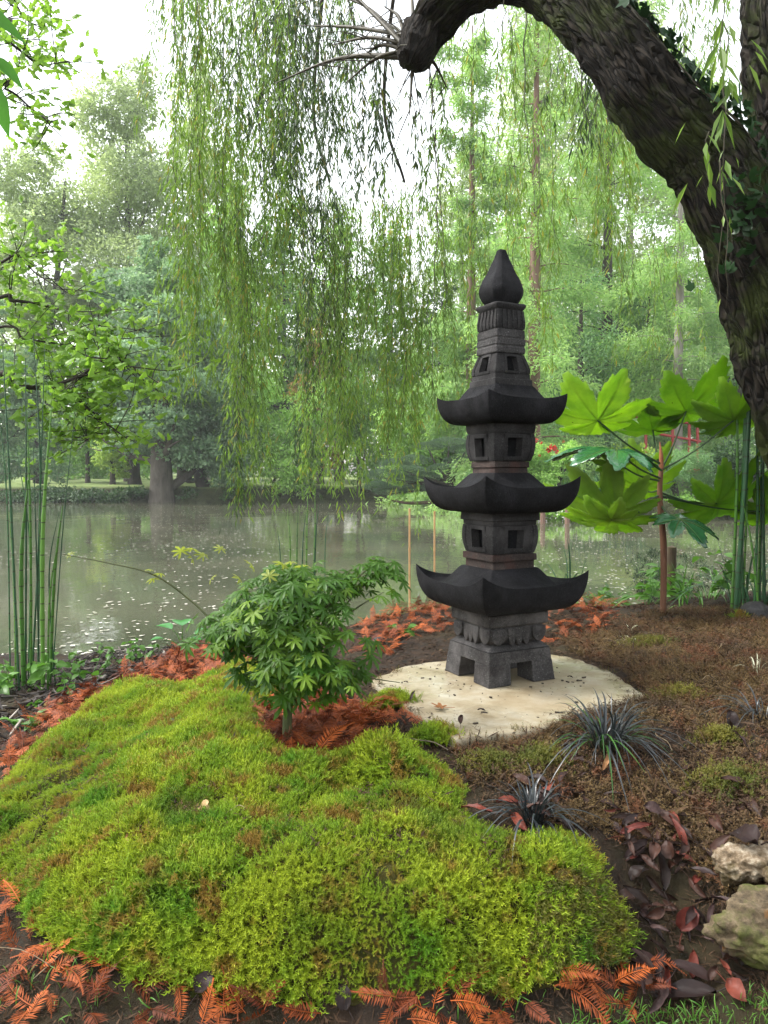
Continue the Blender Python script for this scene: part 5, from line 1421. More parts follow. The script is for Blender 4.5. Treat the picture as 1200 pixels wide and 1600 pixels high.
shrub('bank_shrub', 355, 38.8, 640, 782, 40, 12000, 'blue', 'bluish shrub overhanging the water right of the leaning tree', seed=5)
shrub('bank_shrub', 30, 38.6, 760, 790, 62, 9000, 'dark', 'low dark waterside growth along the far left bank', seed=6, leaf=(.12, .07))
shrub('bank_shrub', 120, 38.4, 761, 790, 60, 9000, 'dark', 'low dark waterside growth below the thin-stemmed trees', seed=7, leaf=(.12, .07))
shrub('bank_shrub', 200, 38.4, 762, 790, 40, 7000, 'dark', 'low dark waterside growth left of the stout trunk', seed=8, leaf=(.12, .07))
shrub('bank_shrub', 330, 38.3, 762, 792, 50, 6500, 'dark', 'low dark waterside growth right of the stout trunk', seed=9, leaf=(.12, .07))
shrub('bank_shrub', 90, 62, 690, 760, 110, 9000, 'mid', 'hedge of shrubs beyond the lawn at left', seed=10, leaf=(.25, .16))
shrub('bank_shrub', 290, 62, 680, 760, 90, 9000, 'mid', 'shrubs beyond the lawn behind the stout trunk', seed=11, leaf=(.25, .16))
# thick woodland further back that closes the view
M_wood = leafmat('woodland_leaf', (.10, .18, .06), (.17, .27, .10), .6, .4, nscale=.1)
bl = []
for x in np.arange(-62, 64, 7.0):
    hgt = 9 + 5 * vnoise(x * .13, 0 * x, 0, 17) + (13 if x > 2 else 4 if x > -16 else 0)
    bl += [((x, 78 + 5 * rng.random(), hgt * .30), (5, 3, hgt * .34)), ((x + 2, 80 + 5 * rng.random(), hgt * .66), (4.4, 3, hgt * .33))]
C0 = [(c, r) for c, r in bl]
o = bushpart(None, 'distant_wood', C0, 90000, .55, .38, M_wood, seed=77, clump=14, csz=.45)
tag(o, 'far belt of woodland closing the view beyond the lawn and trees', 'woodland', kind='stuff')

# right headland: bald cypresses with drooping feathery sprays
def cypress(px, Yd, ytop, ybot, hwpx, nb, lf, bark, br, lb, seed, per=150, L=.17, W=.042, lean=0.0, z0=None):
    s = Yd / FPX; b_ = P(px, 745, Yd); b_[2] = float(bank_z(b_[0], Yd)); r = np.random.default_rng(seed)
    top = P(px, ytop, Yd)[2] - b_[2]; bot = P(px, ybot, Yd)[2] - b_[2]; hw_ = hwpx * s
    root = empty('bald_cypress', b_, lb, 'tree')
    p_, r_ = smooth_path([(0, 0, -.3), (0, 0, top * .05), (lean * .3, 0, top * .4), (lean, 0, top)], [br * 1.5, br, br * .75, br * .12], 30)
    mb = MB(); tube(mb, p_, r_, 18, rough=.08, seed=seed, freq=4); mb.build('trunk', bark, root)
    wood = MB(); C_, D_ = [], []
    for k in range(nb):
        f_ = (k + r.random()) / nb; z = bot + (top - bot) * f_; a = r.random() * 2 * PI
        Lb = hw_ * (1.0 - .65 * f_) * (.65 + .5 * r.random()); i = int(np.clip(z / top, 0, 1) * 29)
        s0 = p_[i]; ud = .45 * f_ + .10
        n_ = 10; t_ = np.linspace(0, 1, n_)[:, None]
        path = s0 + np.array([math.cos(a), math.sin(a), 0]) * Lb * t_ + np.array([0, 0, 1.0]) * (ud * Lb * t_ - .38 * Lb * t_ ** 2)
        tube(wood, path, np.linspace(br * .13, .006, n_), 4)
        m_ = int(per * (Lb / hw_)); tt = .15 + .85 * rng.random(m_); bi = (tt * 9).astype(int).clip(0, 8); fr = (tt * 9 - bi)[:, None]
        base = path[bi] * (1 - fr) + path[bi + 1] * fr
        sd_ = np.where(rng.random(m_) < .5, -1, 1)[:, None]
        side = np.array([-math.sin(a), math.cos(a), 0]) * sd_
        spL = Lb * .26 * (1.1 - tt * .5) * (.6 + .6 * rng.random(m_))
        sdir = nrm(side + np.array([math.cos(a), math.sin(a), 0]) * .7 + rng.normal(size=(m_, 3)) * .25 + np.array([0, 0, -.45]))
        q = 14; u_ = (np.arange(q) + .5) / q
        pts = base[:, None, :] + sdir[:, None, :] * (spL[:, None] * u_[None])[..., None] + np.array([0, 0, -.45]) * (spL[:, None] * u_[None] ** 2)[..., None] + rng.normal(size=(m_, q, 3)) * [.13, .13, .20]
        C_.append(pts.reshape(-1, 3)); D_.append((sdir[:, None, :] + rng.normal(size=(m_, q, 3)) * .7 + np.array([0, 0, -.3])).reshape(-1, 3))
    wood.build('branches', bark, root, kind='stuff')
    C_, D_ = np.vstack(C_), np.vstack(D_); k = len(C_); mb = MB(); sc_ = (.7 + .6 * rng.random(k))
    leaves(mb, C_, D_, rng.normal(size=(k, 3)) + np.array([0, 0, .6]), L * sc_ * s / .022, W * sc_ * s / .022, 0, .5)
    mb.build('crown', LM[lf], root); return root
cypress(833, 27, -60, 640, 165, 95, 'cyp', M_barkr, .26, 'bald cypress with reddish trunk seen right beside the lantern top', 1, 85)
cypress(1057, 30, 60, 600, 150, 80, 'cyp', M_barkp, .22, 'bald cypress with straight grey trunk left of the willow limb', 2, 85)
cypress(945, 35, -120, 600, 190, 95, 'cyp', M_barkd, .3, 'tall pale bald cypress between the two visible trunks', 3, 105)
cypress(735, 36, 40, 620, 130, 75, 'cyp', M_barkr, .28, 'pale bald cypress behind the lantern spire', 4, 125)
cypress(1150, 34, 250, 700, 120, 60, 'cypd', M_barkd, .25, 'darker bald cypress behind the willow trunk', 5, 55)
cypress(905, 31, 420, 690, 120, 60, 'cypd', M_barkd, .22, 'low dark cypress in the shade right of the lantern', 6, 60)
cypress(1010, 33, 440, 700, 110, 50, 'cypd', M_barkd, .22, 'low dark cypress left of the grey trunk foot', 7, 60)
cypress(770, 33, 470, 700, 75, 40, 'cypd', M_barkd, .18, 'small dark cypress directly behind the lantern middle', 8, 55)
cypress(1240, 32, 100, 700, 120, 45, 'cyp', M_barkd, .22, 'bald cypress beyond the willow at the right edge', 9, 50)
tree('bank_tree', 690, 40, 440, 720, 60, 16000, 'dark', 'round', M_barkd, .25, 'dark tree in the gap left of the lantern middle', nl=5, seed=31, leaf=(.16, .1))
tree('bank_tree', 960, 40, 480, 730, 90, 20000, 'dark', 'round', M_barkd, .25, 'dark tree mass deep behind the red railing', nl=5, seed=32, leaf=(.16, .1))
tree('bank_tree', 1110, 40, 400, 730, 90, 20000, 'mid', 'round', M_barkd, .25, 'green tree deep behind the willow trunk', nl=5, seed=33, leaf=(.16, .1))

for px, Yd, y0, hw_, n, sd_ in [(720, 48, 230, 90, 20000, 41), (850, 52, -40, 125, 60000, 42), (980, 50, 0, 125, 55000, 43), (1100, 52, 170, 90, 24000, 44), (790, 44, 330, 70, 16000, 45)]:
    tree('bank_tree', px, Yd, y0, 700, hw_, n, 'pale' if sd_ != 45 else 'light', 'round', M_barkp, .3, {41: 'pale tree showing left of the lantern spire', 42: 'tall pale tree behind the reddish cypress', 43: 'tall pale tree above the big leaves, far back', 44: 'pale tree close to the willow limb, far back', 45: 'light tree right behind the lantern spire'}[sd_], nl=6, seed=sd_, leaf=(.25, .13))
# cloud-pruned pine at the water left of the lantern
Yd = 29.0; s = Yd / FPX
xs = P(655, 745, Yd)[0]
b_ = np.array([P(700, 745, Yd)[0], Yd, 0.1])
cpine = empty('cloud_pine', b_, 'grey-green cloud-pruned pine leaning over the water left of the lantern', 'tree')
M_pine = leafmat('pine_needles', (.06, .11, .065), (.12, .19, .11), .6, .3, nscale=1.5)
PADS = [(618, 728, 24, 11), (648, 722, 26, 10), (640, 738, 24, 9), (600, 745, 26, 11), (662, 748, 26, 10), (628, 752, 24, 9), (672, 762, 22, 9), (610, 770, 26, 9), (645, 766, 22, 8), (690, 735, 24, 9), (700, 695, 30, 9), (725, 705, 24, 9), (670, 700, 22, 8), (590, 762, 20, 9), (715, 722, 22, 8)]
for k, (px, py, rx, rz) in enumerate(PADS):
    c_ = P(px, py, Yd) - b_ + np.array([0, rng.normal() * .35, 0]); n = 2600
    u = rdir(n); u[:, 2] = np.abs(u[:, 2]) * np.where(rng.random(n) < .85, 1, -.5)
    lump = 1 + .12 * fbm(u[:, 0] * 3, u[:, 1] * 3, u[:, 2] * 3, k, 2)
    q = c_ + u * np.array([rx * s, rx * s * .9, rz * s * .95]) * (lump * (.82 + .22 * rng.random(n)))[:, None]
    mb = MB(); leaves(mb, q, nrm(u + np.array([0, 0, .8]) + rng.normal(size=(n, 3)) * .35), rng.normal(size=(n, 3)), np.full(n, .085), np.full(n, .016)); mb.build('needle_pad', M_pine, cpine)
    mb = MB(); j = P(700, 752, Yd) - b_; p_, r_ = smooth_path([j + [.2, 0, -.1], (j + c_) / 2 + np.array([0, 0, -.12]), c_ - [0, 0, .05]], [.07, .05, .02], 10); tube(mb, p_, r_, 6); mb.build('branch', M_barkd, cpine)
mb = MB(); p_, r_ = smooth_path([(.6, .3, -.3), P(712, 775, Yd) - b_, P(700, 752, Yd) - b_, P(705, 715, Yd) - b_], [.16, .14, .1, .05], 14); tube(mb, p_, r_, 10, rough=.1, freq=6); mb.build('trunk', M_barkd, cpine)
mb = MB(); p_, r_ = smooth_path([P(735, 770, Yd) - b_, P(690, 783, Yd) - b_, P(640, 786, Yd) - b_, P(612, 782, Yd) - b_], [.09, .08, .06, .03], 12); tube(mb, p_, r_, 8); mb.build('branch', M_post, cpine)
# mid-right bank planting
def zbank(px, Yd): return float(bank_z(P(px, 745, Yd)[0], Yd))
M_red = plainmat('red_flower', (.45, .02, .015), (.62, .05, .03), 30, .5)
M_wht = plainmat('pale_flower', (.5, .47, .42), (.7, .68, .62), 30, .6)
ro = shrub('rose_bush', 862, 24, 690, 770, 45, 9000, 'light', 'rose bush with red flowers right of the lantern middle', leaf=(.08, .05), seed=21)
rb = np.array(ro.location)
for px, py, s_ in [(857, 703, 1.5), (866, 700, 1.3), (862, 698, 1.2), (870, 706, 1.0), (838, 688, .8), (845, 692, .7), (909, 672, 1.0), (822, 705, .9), (832, 700, .6), (880, 690, .6), (543 + 300, 712, .5)]:
    mb = MB(); n = 14; u = rdir(n); leaves(mb, u * .015, u, rdir(n), np.full(n, .07 * s_), np.full(n, .07 * s_)); o = mb.build('flower', M_red, ro); o.location = P(px, py, 23.2) - rb
shrub('bank_shrub', 800, 24.5, 700, 790, 50, 9000, 'mid', 'green planting seen behind the lower lantern tiers', leaf=(.09, .06), seed=22)
t_ = shrub('juniper_shrub', 1062, 24, 690, 762, 85, 22000, 'cypd', 'mounded juniper below the red railing', leaf=(.09, .02), seed=23, csz=.3)
shrub('bank_shrub', 980, 25, 700, 775, 45, 9000, 'yellow', 'yellow-green shrub between iris bed and juniper', leaf=(.09, .05), seed=24)
shrub('bank_shrub', 1160, 23, 690, 790, 50, 9000, 'dark', 'dark shrub behind the right horsetails', leaf=(.09, .06), seed=25)
shrub('bank_shrub', 1090, 22.6, 770, 812, 60, 6000, 'mid', 'low waterside plants below the juniper', leaf=(.09, .06), seed=26)
shrub('bank_shrub', 760, 24, 755, 808, 40, 5000, 'dark', 'dark waterside plants behind the second lantern roof', leaf=(.09, .06), seed=27)
# iris bed
for cx, lb, sd_ in [(905, 'dark green iris leaves below the rose bush, left clump', 1), (945, 'dark green iris leaves below the big leaf, right clump', 2), (985, 'dark green iris leaves by the juniper', 3)]:
    b2 = P(cx, 800, 22.8); b2[2] = zbank(cx, 22.8)
    root = empty('iris_clump', b2, lb, 'plant')
    ms = [blade_mesh(1.0, .035, .1 + .12 * k, .1 * (-1) ** k, M_horse2, 700 + k) for k in range(5)]
    for k in range(70):
        a = rng.random() * 6.28; q = .45 * rng.random() ** .5; link('leaf', ms[k % 5], root, (q * math.cos(a), q * math.sin(a), 0), (rng.normal() * .1, rng.normal() * .1, a), .7 + .5 * rng.random())
# hostas in bloom at the waterline
for cx, yy, lb in [(835, 22.0, 'pale flowering plant at the waterline right of the second roof'), (875, 21.9, 'pale flowering waterside plant below the iris leaves'), (925, 21.8, 'pale waterside plant left of the lower big leaf')]:
    ro2 = shrub('waterside_plant', cx, yy, 788, 818, 24, 1500, 'light', lb, leaf=(.14, .09), seed=int(cx))
    rb = np.array(ro2.location)
    mb = MB(); n = 240; q = rng.normal(size=(n, 3)) * [.25, .2, .16] + [0, -.1, .35]; leaves(mb, q, rdir(n), rdir(n), np.full(n, .05), np.full(n, .04)); mb.build('pale_flowers', M_wht, ro2)
for px, lb in [(848, 'short wooden stake in the water under the flowering plants'), (886, 'second short wooden stake right of the first in the shallows')]:
    mb = MB(); p0 = P(px, 838, 20.5); tube(mb, [(p0[0], 20.5, -.3), (p0[0], 20.5, .2), (p0[0], 20.5, .62)], [.07, .07, .06], 8, rough=.1, freq=9); tag(mb.build('wooden_stake', M_barkr), lb, 'stake')
# red footbridge railing
M_redp = plainmat('red_paint', (.20, .018, .015), (.30, .03, .025), 10, .45)
Yb = 28.0; b2 = P(1045, 700, Yb); br_ = empty('red_footbridge', (b2[0], Yb, zbank(1045, Yb)), 'red wooden footbridge railing glimpsed behind the big leaves', 'bridge')
rb = np.array(br_.location)
def bar(name, a, b3, r): mb = MB(); a, b3 = np.array(a) - rb, np.array(b3) - rb; tube(mb, [a, (a + b3) / 2, b3], [r] * 3, 6); mb.build(name, M_redp, br_)
bar('rail', P(978, 651, Yb), P(1012, 651, Yb), .06); bar('rail', P(1012, 651, Yb), P(1095, 664, Yb), .06); bar('rail', P(995, 672, Yb), P(1095, 690, Yb), .05)
for x, y in [(1009, 648), (1051, 655), (1077, 655), (1090, 660)]: bar('post', P(x, y, Yb), P(x, y + 62, Yb), .055)
mb = MB(); a = P(985, 722, Yb) - rb; b3 = P(1100, 735, Yb) - rb
v = [a + [0, -.4, 0], a + [0, .4, 0], b3 + [0, .4, 0], b3 + [0, -.4, 0]]; v = np.array(v); v = np.vstack([v, v - [0, 0, .12]]); mb.add(v, [(0, 3, 2, 1), (4, 5, 6, 7), (0, 1, 5, 4), (1, 2, 6, 5), (2, 3, 7, 6), (3, 0, 4, 7)], 0, False); mb.build('deck', M_redp, br_)
# dead branch sticking out of the water
mb = MB(); tube(mb, [P(320, 838, 24.0), P(326, 828, 24.0), P(330, 822, 24.0), P(340, 808, 24.0)], [.02, .02, .018, .012], 5); tube(mb, [P(335, 836, 24.0), P(328, 826, 24.0), P(322, 822, 24)], [.02, .016, .01], 5)
tag(mb.build('dead_branch', M_pale), 'pale dead branch poking out of the pond towards the far bank', 'branch')
# ------------------------------------------------------------------ weeping willow: trunk, arching limb, hanging strands
t = NT('willow_bark')
mp = t.new('Mapping'); mp.inputs['Scale'].default_value = (1, 1, .22); at_ = t.new('Attribute'); at_.attribute_name = 'bark'; t.l.new(at_.outputs['Vector'], mp.inputs[0])
wpd = t.new('TexNoise'); wpd.inputs['Scale'].default_value = 7; t.l.new(mp.outputs[0], wpd.inputs['Vector'])
va = t.new('VectorMath', operation='SCALE'); va.inputs['Scale'].default_value = .16; t.l.new(wpd.outputs['Color'], va.inputs[0])
vb_ = t.new('VectorMath', operation='ADD'); t.l.new(mp.outputs[0], vb_.inputs[0]); t.l.new(va.outputs[0], vb_.inputs[1])
vo_ = t.new('TexVoronoi', feature='DISTANCE_TO_EDGE'); vo_.inputs['Scale'].default_value = 38; t.l.new(vb_.outputs[0], vo_.inputs['Vector'])
n_ = t.noise(26, 8, .7, mp.outputs[0])
crk = t.ramp(vo_.outputs['Distance'], [(0, (0, 0, 0)), (.22, (1, 1, 1))])
c = t.ramp(n_, [(.3, (.010, .008, .006)), (.7, (.055, .044, .033))])
c = t.mix(crk, (.005, .004, .003), c)
c = t.mix(t.ramp(t.noise(2.6, 6, .75), [(.48, (0,) * 3), (.60, (.85,) * 3)]), c, (.038, .052, .009))
M_wbark = t.done(t.princ(c, .85, .2, t.bump(n_, .8, .02, t.bump(crk, 1.0, .016))))
wb = np.array([2.95, 4.3, .40])
wil = empty('weeping_willow', wb, 'old willow with mossy trunk and limb arching over the lantern, strands hanging down', 'tree')
def W(px, py, Y_): return P(px, py, Y_) - wb
def barkuv(o, pts, rad, sides):
    """grain coordinates along and round a bough"""
    n = len(pts); L = np.concatenate([[0], np.cumsum(np.linalg.norm(np.diff(pts, axis=0), axis=1))])
    a = np.linspace(0, 2 * PI, sides, endpoint=False)
    v = np.stack([np.cos(a)[None] * .22 + 0 * L[:, None], np.sin(a)[None] * .22 + 0 * L[:, None], L[:, None] + 0 * a[None]], -1).reshape(-1, 3)
    tot = len(o.data.vertices); v = np.vstack([v, v[-sides:], v[-1:]])[:tot]
    at = o.data.attributes.new('bark', 'FLOAT_VECTOR', 'POINT'); at.data.foreach_set('vector', v.astype(np.float32).ravel()); return o
mb = MB()
p_, r_ = smooth_path([W(1378, 1000, 4.25), W(1335, 880, 4.2), W(1290, 740, 4.1), W(1248, 600, 4.0), W(1213, 490, 3.95), W(1163, 372, 3.9), W(1106, 254, 3.9), W(1060, 205, 3.88), W(1014, 150, 3.88), W(950, 62, 3.95), W(895, 0, 4.05), W(825, -38, 4.2), W(755, -28, 4.35), W(702, 8, 4.45), W(664, 52, 4.5), W(646, 92, 4.5)],
                    [.34, .29, .26, .25, .232, .203, .192, .182, .168, .152, .142, .125, .116, .104, .094, .08], 260)
tube(mb, p_, r_, 120, rough=.10, seed=5, freq=3.0, ridges=.034)
barkuv(mb.build('limb', M_wbark, wil), p_, r_, 120)
mb = MB()
p2, r2 = smooth_path([W(1350, 900, 4.4), W(1325, 650, 4.3), W(1300, 430, 4.15), W(1275, 250, 4.05), W(1250, 100, 4.05), W(1238, -60, 4.1), W(1225, -260, 4.2)], [.34, .32, .30, .27, .25, .25, .22], 140)
tube(mb, p2, r2, 100, rough=.10, seed=15, freq=3.0, ridges=.045)
barkuv(mb.build('trunk', M_wbark, wil), p2, r2, 100)
mb = MB(); # knob at the end of the limb
p3, r3 = smooth_path([W(664, 50, 4.5), W(650, 80, 4.48), W(640, 98, 4.46)], [.09, .115, .07], 20); tube(mb, p3, r3, 40, rough=.35, seed=25, freq=9.0, ridges=.01); barkuv(mb.build('burr', M_wbark, wil), p3, r3, 40)
M_twg = plainmat('willow_twig', (.022, .018, .010), (.06, .05, .022), 30)
M_wl = [leafmat('willow_leaf', (.11, .21, .04), (.22, .34, .07), .45, .5, (.30, .28, .05), .95, 1.2, tcol=1.3),
        leafmat('willow_leaf_grey', (.035, .075, .03), (.08, .13, .05), .4, .35, (.20, .20, .05), .95, 1.2, tcol=1.2),
        leafmat('willow_leaf_light', (.13, .24, .04), (.22, .34, .06), .45, .5, (.34, .32, .06), .93, 1.2, tcol=1.3)]
# boughs above the picture and twigs radiating from the burr
hub = W(648, 80, 4.5)
for k, (x, y, Y_) in enumerate([(520, -10, 5.0), (430, 130, 5.2), (560, 92, 4.9), (470, 40, 5.4), (540, 130, 4.7), (600, 10, 4.7), (590, 40, 5.2), (640, 180, 4.5), (700, 140, 4.7), (520, 70, 5.0), (460, -60, 5.3), (640, -40, 4.9)]):
    mb = MB(); e = W(x, y, Y_); p4, r4 = smooth_path([hub + rng.normal(size=3) * .03, (hub + e) / 2 + np.array([0, 0, .06]), e], [.022 if k < 3 else .013, .011, .003], 16); tube(mb, p4, r4, 6)
    for j in range(5):
        i = rng.integers(4, 15); q = p4[i] + rng.normal(size=3) * [.16, .16, .10] + [0, 0, -.1]; tube(mb, [p4[i], (p4[i] + q) / 2 + [0, 0, .02], q], [.004, .003, .0015], 4)
    mb.build('branch', M_twg, wil)
bough = []
for a in ([W(860, -40, 4.2), W(700, -160, 5.0), W(500, -130, 5.8), W(330, -60, 6.4)], [W(860, -40, 4.2), W(760, -180, 5.4), W(620, -200, 6.6), W(520, -150, 7.4)], [W(900, 0, 4.1), W(860, -140, 5.0), W(900, -150, 6.2), W(960, -90, 7.0)], [W(1230, -100, 4.1), W(1130, -200, 5.2), W(1040, -160, 6.4), W(980, -100, 7.0)],
          [W(640, -190, 6.4), W(600, 150, 7.2), W(632, 285, 7.4)], [W(520, -150, 7.0), W(490, 160, 7.3), W(515, 285, 7.4)]):
    mb = MB(); k = len(a); p4, r4 = smooth_path(a, np.linspace(.08 if k > 3 else .02, .012, k), 24); tube(mb, p4, r4, 8, rough=.08, freq=8); mb.build('bough', M_barkd, wil); bough.append(p4)
def strand(x, y0, y1, Y_, mt, dens=1.0, sway=.0, leafL=.085, leafW=.0135, bare=0.0, r0=.0026):
    """hanging shoot from (x,y0) down to (x+,y1), leaves drooping on alternate sides"""
    a, b_ = P(x, y0, Y_), P(x + sway, y1, Y_); L = np.linalg.norm(b_ - a); n = max(8, int(L * 9))
    t_ = np.linspace(0, 1, n)[:, None]; path = a * (1 - t_) + b_ * t_
    ph = rng.random(2) * 6; amp = .035 * min(L, 1.6)
    path[:, 0] += amp * np.sin(t_[:, 0] * 5 * max(.6, L / 2) + ph[0]) * t_[:, 0] + .01 * np.sin(t_[:, 0] * 30 + ph[1]); path[:, 1] += amp * np.cos(t_[:, 0] * 4 + ph[1]) * t_[:, 0]
    path -= wb; mb = MB(); tube(mb, path, np.linspace(r0, .0008, n), 3, 0, cap=False)
    m_ = int(L * 84 * dens)
    tt = bare + (1 - bare) * rng.random(int(m_ * 1.35)); tt = tt[vnoise(tt * L * 2.6 + x, tt * 0 + y1, 0, 3) > -.22 - .3 * rng.random(len(tt))]; m_ = len(tt); fi = tt * (n - 1); i = fi.astype(int).clip(0, n - 2); f_ = (fi - i)[:, None]
    c = path[i] * (1 - f_) + path[i + 1] * f_; az = rng.random(m_) * 2 * PI
    side = rng.random(m_) * .14 * (rng.random(m_) < .55)
    c = c + np.stack([np.cos(az) * side, np.sin(az) * side, -side * .8], 1)
    d = np.stack([np.cos(az) * .5, np.sin(az) * .5, -.55 - .8 * rng.random(m_)], 1)
    nn = np.stack([np.cos(az), np.sin(az), .5 + 0 * az], 1) + rng.normal(size=(m_, 3)) * .4
    leaves(mb, c, d, nn, leafL * (.6 + .6 * rng.random(m_)), leafW * (.7 + .5 * rng.random(m_)), 1, .38, .05)
    o = mb.build('hanging_shoot', [M_twg, mt], wil)
    return o
def curtain(n, x0, x1, t0, t1, e0, e1, Y0, Y1, mats, **kw):
    for k in range(n):
        x = x0 + (x1 - x0) * (k + rng.random()) / n
        strand(x, t0 + (t1 - t0) * rng.random(), e0 + (e1 - e0) * rng.random() ** .8, Y0 + (Y1 - Y0) * rng.random(), mats[rng.integers(0, len(mats))], sway=rng.normal() * 22, **kw)
A_, B_, C_l = M_wl
curtain(5, 238, 272, -60, -10, 40, 260, 5.4, 6.4, [A_, C_l], dens=.7)
curtain(22, 268, 345, -60, -10, 380, 700, 5.4, 6.6, [A_, A_, C_l])
curtain(28, 345, 450, -70, 0, 400, 690, 5.6, 7.0, [A_, A_, B_, C_l])
curtain(10, 370, 400, 300, 400, 740, 815, 6.0, 6.8, [A_, B_])
curtain(30, 380, 560, -70, 0, 170, 330, 5.0, 6.4, [B_, B_, A_], dens=.95)
curtain(16, 430, 480, -70, 100, 260, 400, 5.4, 6.6, [B_, A_])
curtain(12, 500, 600, 10, 110, 170, 300, 4.7, 5.3, [B_])
curtain(9, 560, 700, 100, 160, 200, 330, 4.5, 5.0, [B_, A_], dens=.8)
curtain(38, 468, 562, 278, 330, 520, 770, 7.0, 7.8, [A_, A_, B_])
curtain(36, 574, 692, 275, 330, 500, 730, 7.0, 7.8, [A_, A_, C_l])
curtain(14, 490, 640, 420, 560, 690, 845, 6.6, 7.6, [A_, C_l], dens=.7)
curtain(16, 690, 770, 280, 420, 430, 640, 7.2, 7.8, [C_l, A_], dens=.8)
curtain(20, 690, 900, -60, 30, 130, 360, 5.0, 6.6, [C_l, A_], dens=.7)
curtain(16, 870, 960, 40, 110, 150, 260, 4.6, 5.4, [A_, B_], dens=.6)
curtain(16, 915, 990, 140, 200, 300, 430, 5.8, 6.6, [C_l, A_], dens=.9)
curtain(16, 780, 880, 150, 300, 350, 600, 6.4, 7.4, [C_l], dens=.7)
curtain(14, 960, 1100, 330, 420, 420, 600, 6.6, 7.6, [C_l, A_], dens=.5)
curtain(14, 1040, 1150, -60, 0, 60, 200, 5.6, 6.6, [A_, C_l], dens=.6)
for x, y0, y1, Y_, sw in [(672, 90, 470, 4.6, 16), (822, 0, 400, 4.6, 4), (680, 200, 640, 4.7, 8), (1128, 120, 470, 3.55, 8), (1122, 250, 480, 3.5, 20), (790, -10, 60, 4.2, -8), (900, 60, 250, 4.4, 20)]:
    strand(x, y0, y1, Y_, A_, dens=.10, sway=sw, r0=.0045)
for x, y0, y1, Y_ in [(1130, -20, 205, 3.0), (1135, 40, 180, 3.05), (1105, 205, 300, 3.3)]:
    strand(x, y0, y1, Y_, C_l, dens=.35, leafL=.13, leafW=.024)
# trailing ivy over the limb
M_ivy = leafmat('ivy_leaf', (.008, .032, .010), (.024, .065, .018), .4, .15, nscale=4, spec=.25)
ivy = empty('ivy', W(1120, 190, 3.8) + wb, 'dark glossy ivy creeping along the top of the willow limb', 'climber')
io = np.array(ivy.location)
v = [(0, 0, 0), (-.022, .012, .002), (-.030, .034, -.003), (-.012, .036, .001), (0, .062, -.006), (.012, .036, .001), (.030, .034, -.003), (.022, .012, .002)]
IV = MB().add(v, [(0, 2, 1), (0, 3, 2), (0, 4, 3), (0, 5, 4), (0, 6, 5), (0, 7, 6)]).mesh('leaf', M_ivy)
idx = np.arange(95, 178)
tg = nrm(np.gradient(p_, axis=0))
vp = MB()
for k in range(300):
    i = int(92 + 88 * rng.random() ** .9); f_ = rng.random()
    up = np.array([.75, -.35, .55]) + rng.normal(size=3) * .33; up -= tg[i] * up.dot(tg[i]); up = nrm(up)
    q = p_[i] + wb + up * (r_[i] * 1.04 + .02 + .05 * rng.random() ** 2) - io
    nn = nrm((up + rng.normal(size=3) * .45)[None]); link('leaf', IV, ivy, q, rot_of(nn, np.array([rng.random() * 6.28]))[0], .6 + .7 * rng.random())
for k in range(8):
    i0 = 95 + 8 * k; pts = []
    for j in range(8):
        i = min(i0 + j * 3, 185); up = np.array([.6 + .3 * math.sin(j + k), -.6, .45]); up -= tg[i] * up.dot(tg[i]); up = nrm(up); pts.append(p_[i] + wb + up * r_[i] * 1.06 - io)
    tube(vp, pts, [.004] * 8, 5)
vp.build('stem', M_twg, ivy)
for px, py, Y_, k in [(1165, 330, 3.62, 26), (1150, 400, 3.6, 22), (1175, 290, 3.6, 22)]:
    for j in range(k): link('leaf', IV, ivy, P(px + rng.normal() * 22, py + rng.normal() * 30, Y_) - io, (rng.normal() * .6 + 1.0, rng.normal() * .5, rng.random() * 6.28), .6 + .6 * rng.random())

# ------------------------------------------------------------------ oak branches reaching in from the left
M_oak = leafmat('oak_leaf', (.15, .29, .035), (.26, .42, .07), .4, .5, nscale=1.0, tcol=1.35)
M_twb = barkmat('dark_twig_bark', (.02, .016, .012), (.06, .05, .04), scale=20, bump=.4, dist=.005)
oak = empty('oak_tree', (-5.6, 6.0, -.05), 'light green oak at the left edge, branch spreading over the pond', 'tree'); ob_ = np.array(oak.location)
def Q(x, y, Y_): return P(x, y, Y_) - ob_
mb = MB(); p5, r5 = smooth_path([(0, 0, -.3), (.05, 0, 1.5), (-.1, .1, 3.5), (-.1, 0, 6.5)], [.28, .22, .19, .10], 24); tube(mb, p5, r5, 20, rough=.1, freq=5, ridges=.01); mb.build('trunk', M_barkd, oak)
v = []; OL = []
for k in range(3):
    lf = [(0, 0), (.16, .12), (.10, .25), (.26, .42), (.18, .52), (.30, .72), (.16, .86), (0, 1.0)]
    pts = [(x * .07, y * .072, -.006 * abs(x) * 10 - .01 * y * (k - 1)) for x, y in lf] + [(-x * .07, y * .072, -.006 * abs(x) * 10 - .01 * y * (k - 1)) for x, y in lf[-2:0:-1]]
    c_ = len(pts); pts.append((0, .036, .004)); OL.append(MB().add(pts, [(c_, i, (i + 1) % c_) for i in range(c_)], 0, False))
OLM = [q.mesh('leaf', M_oak) for q in OL]
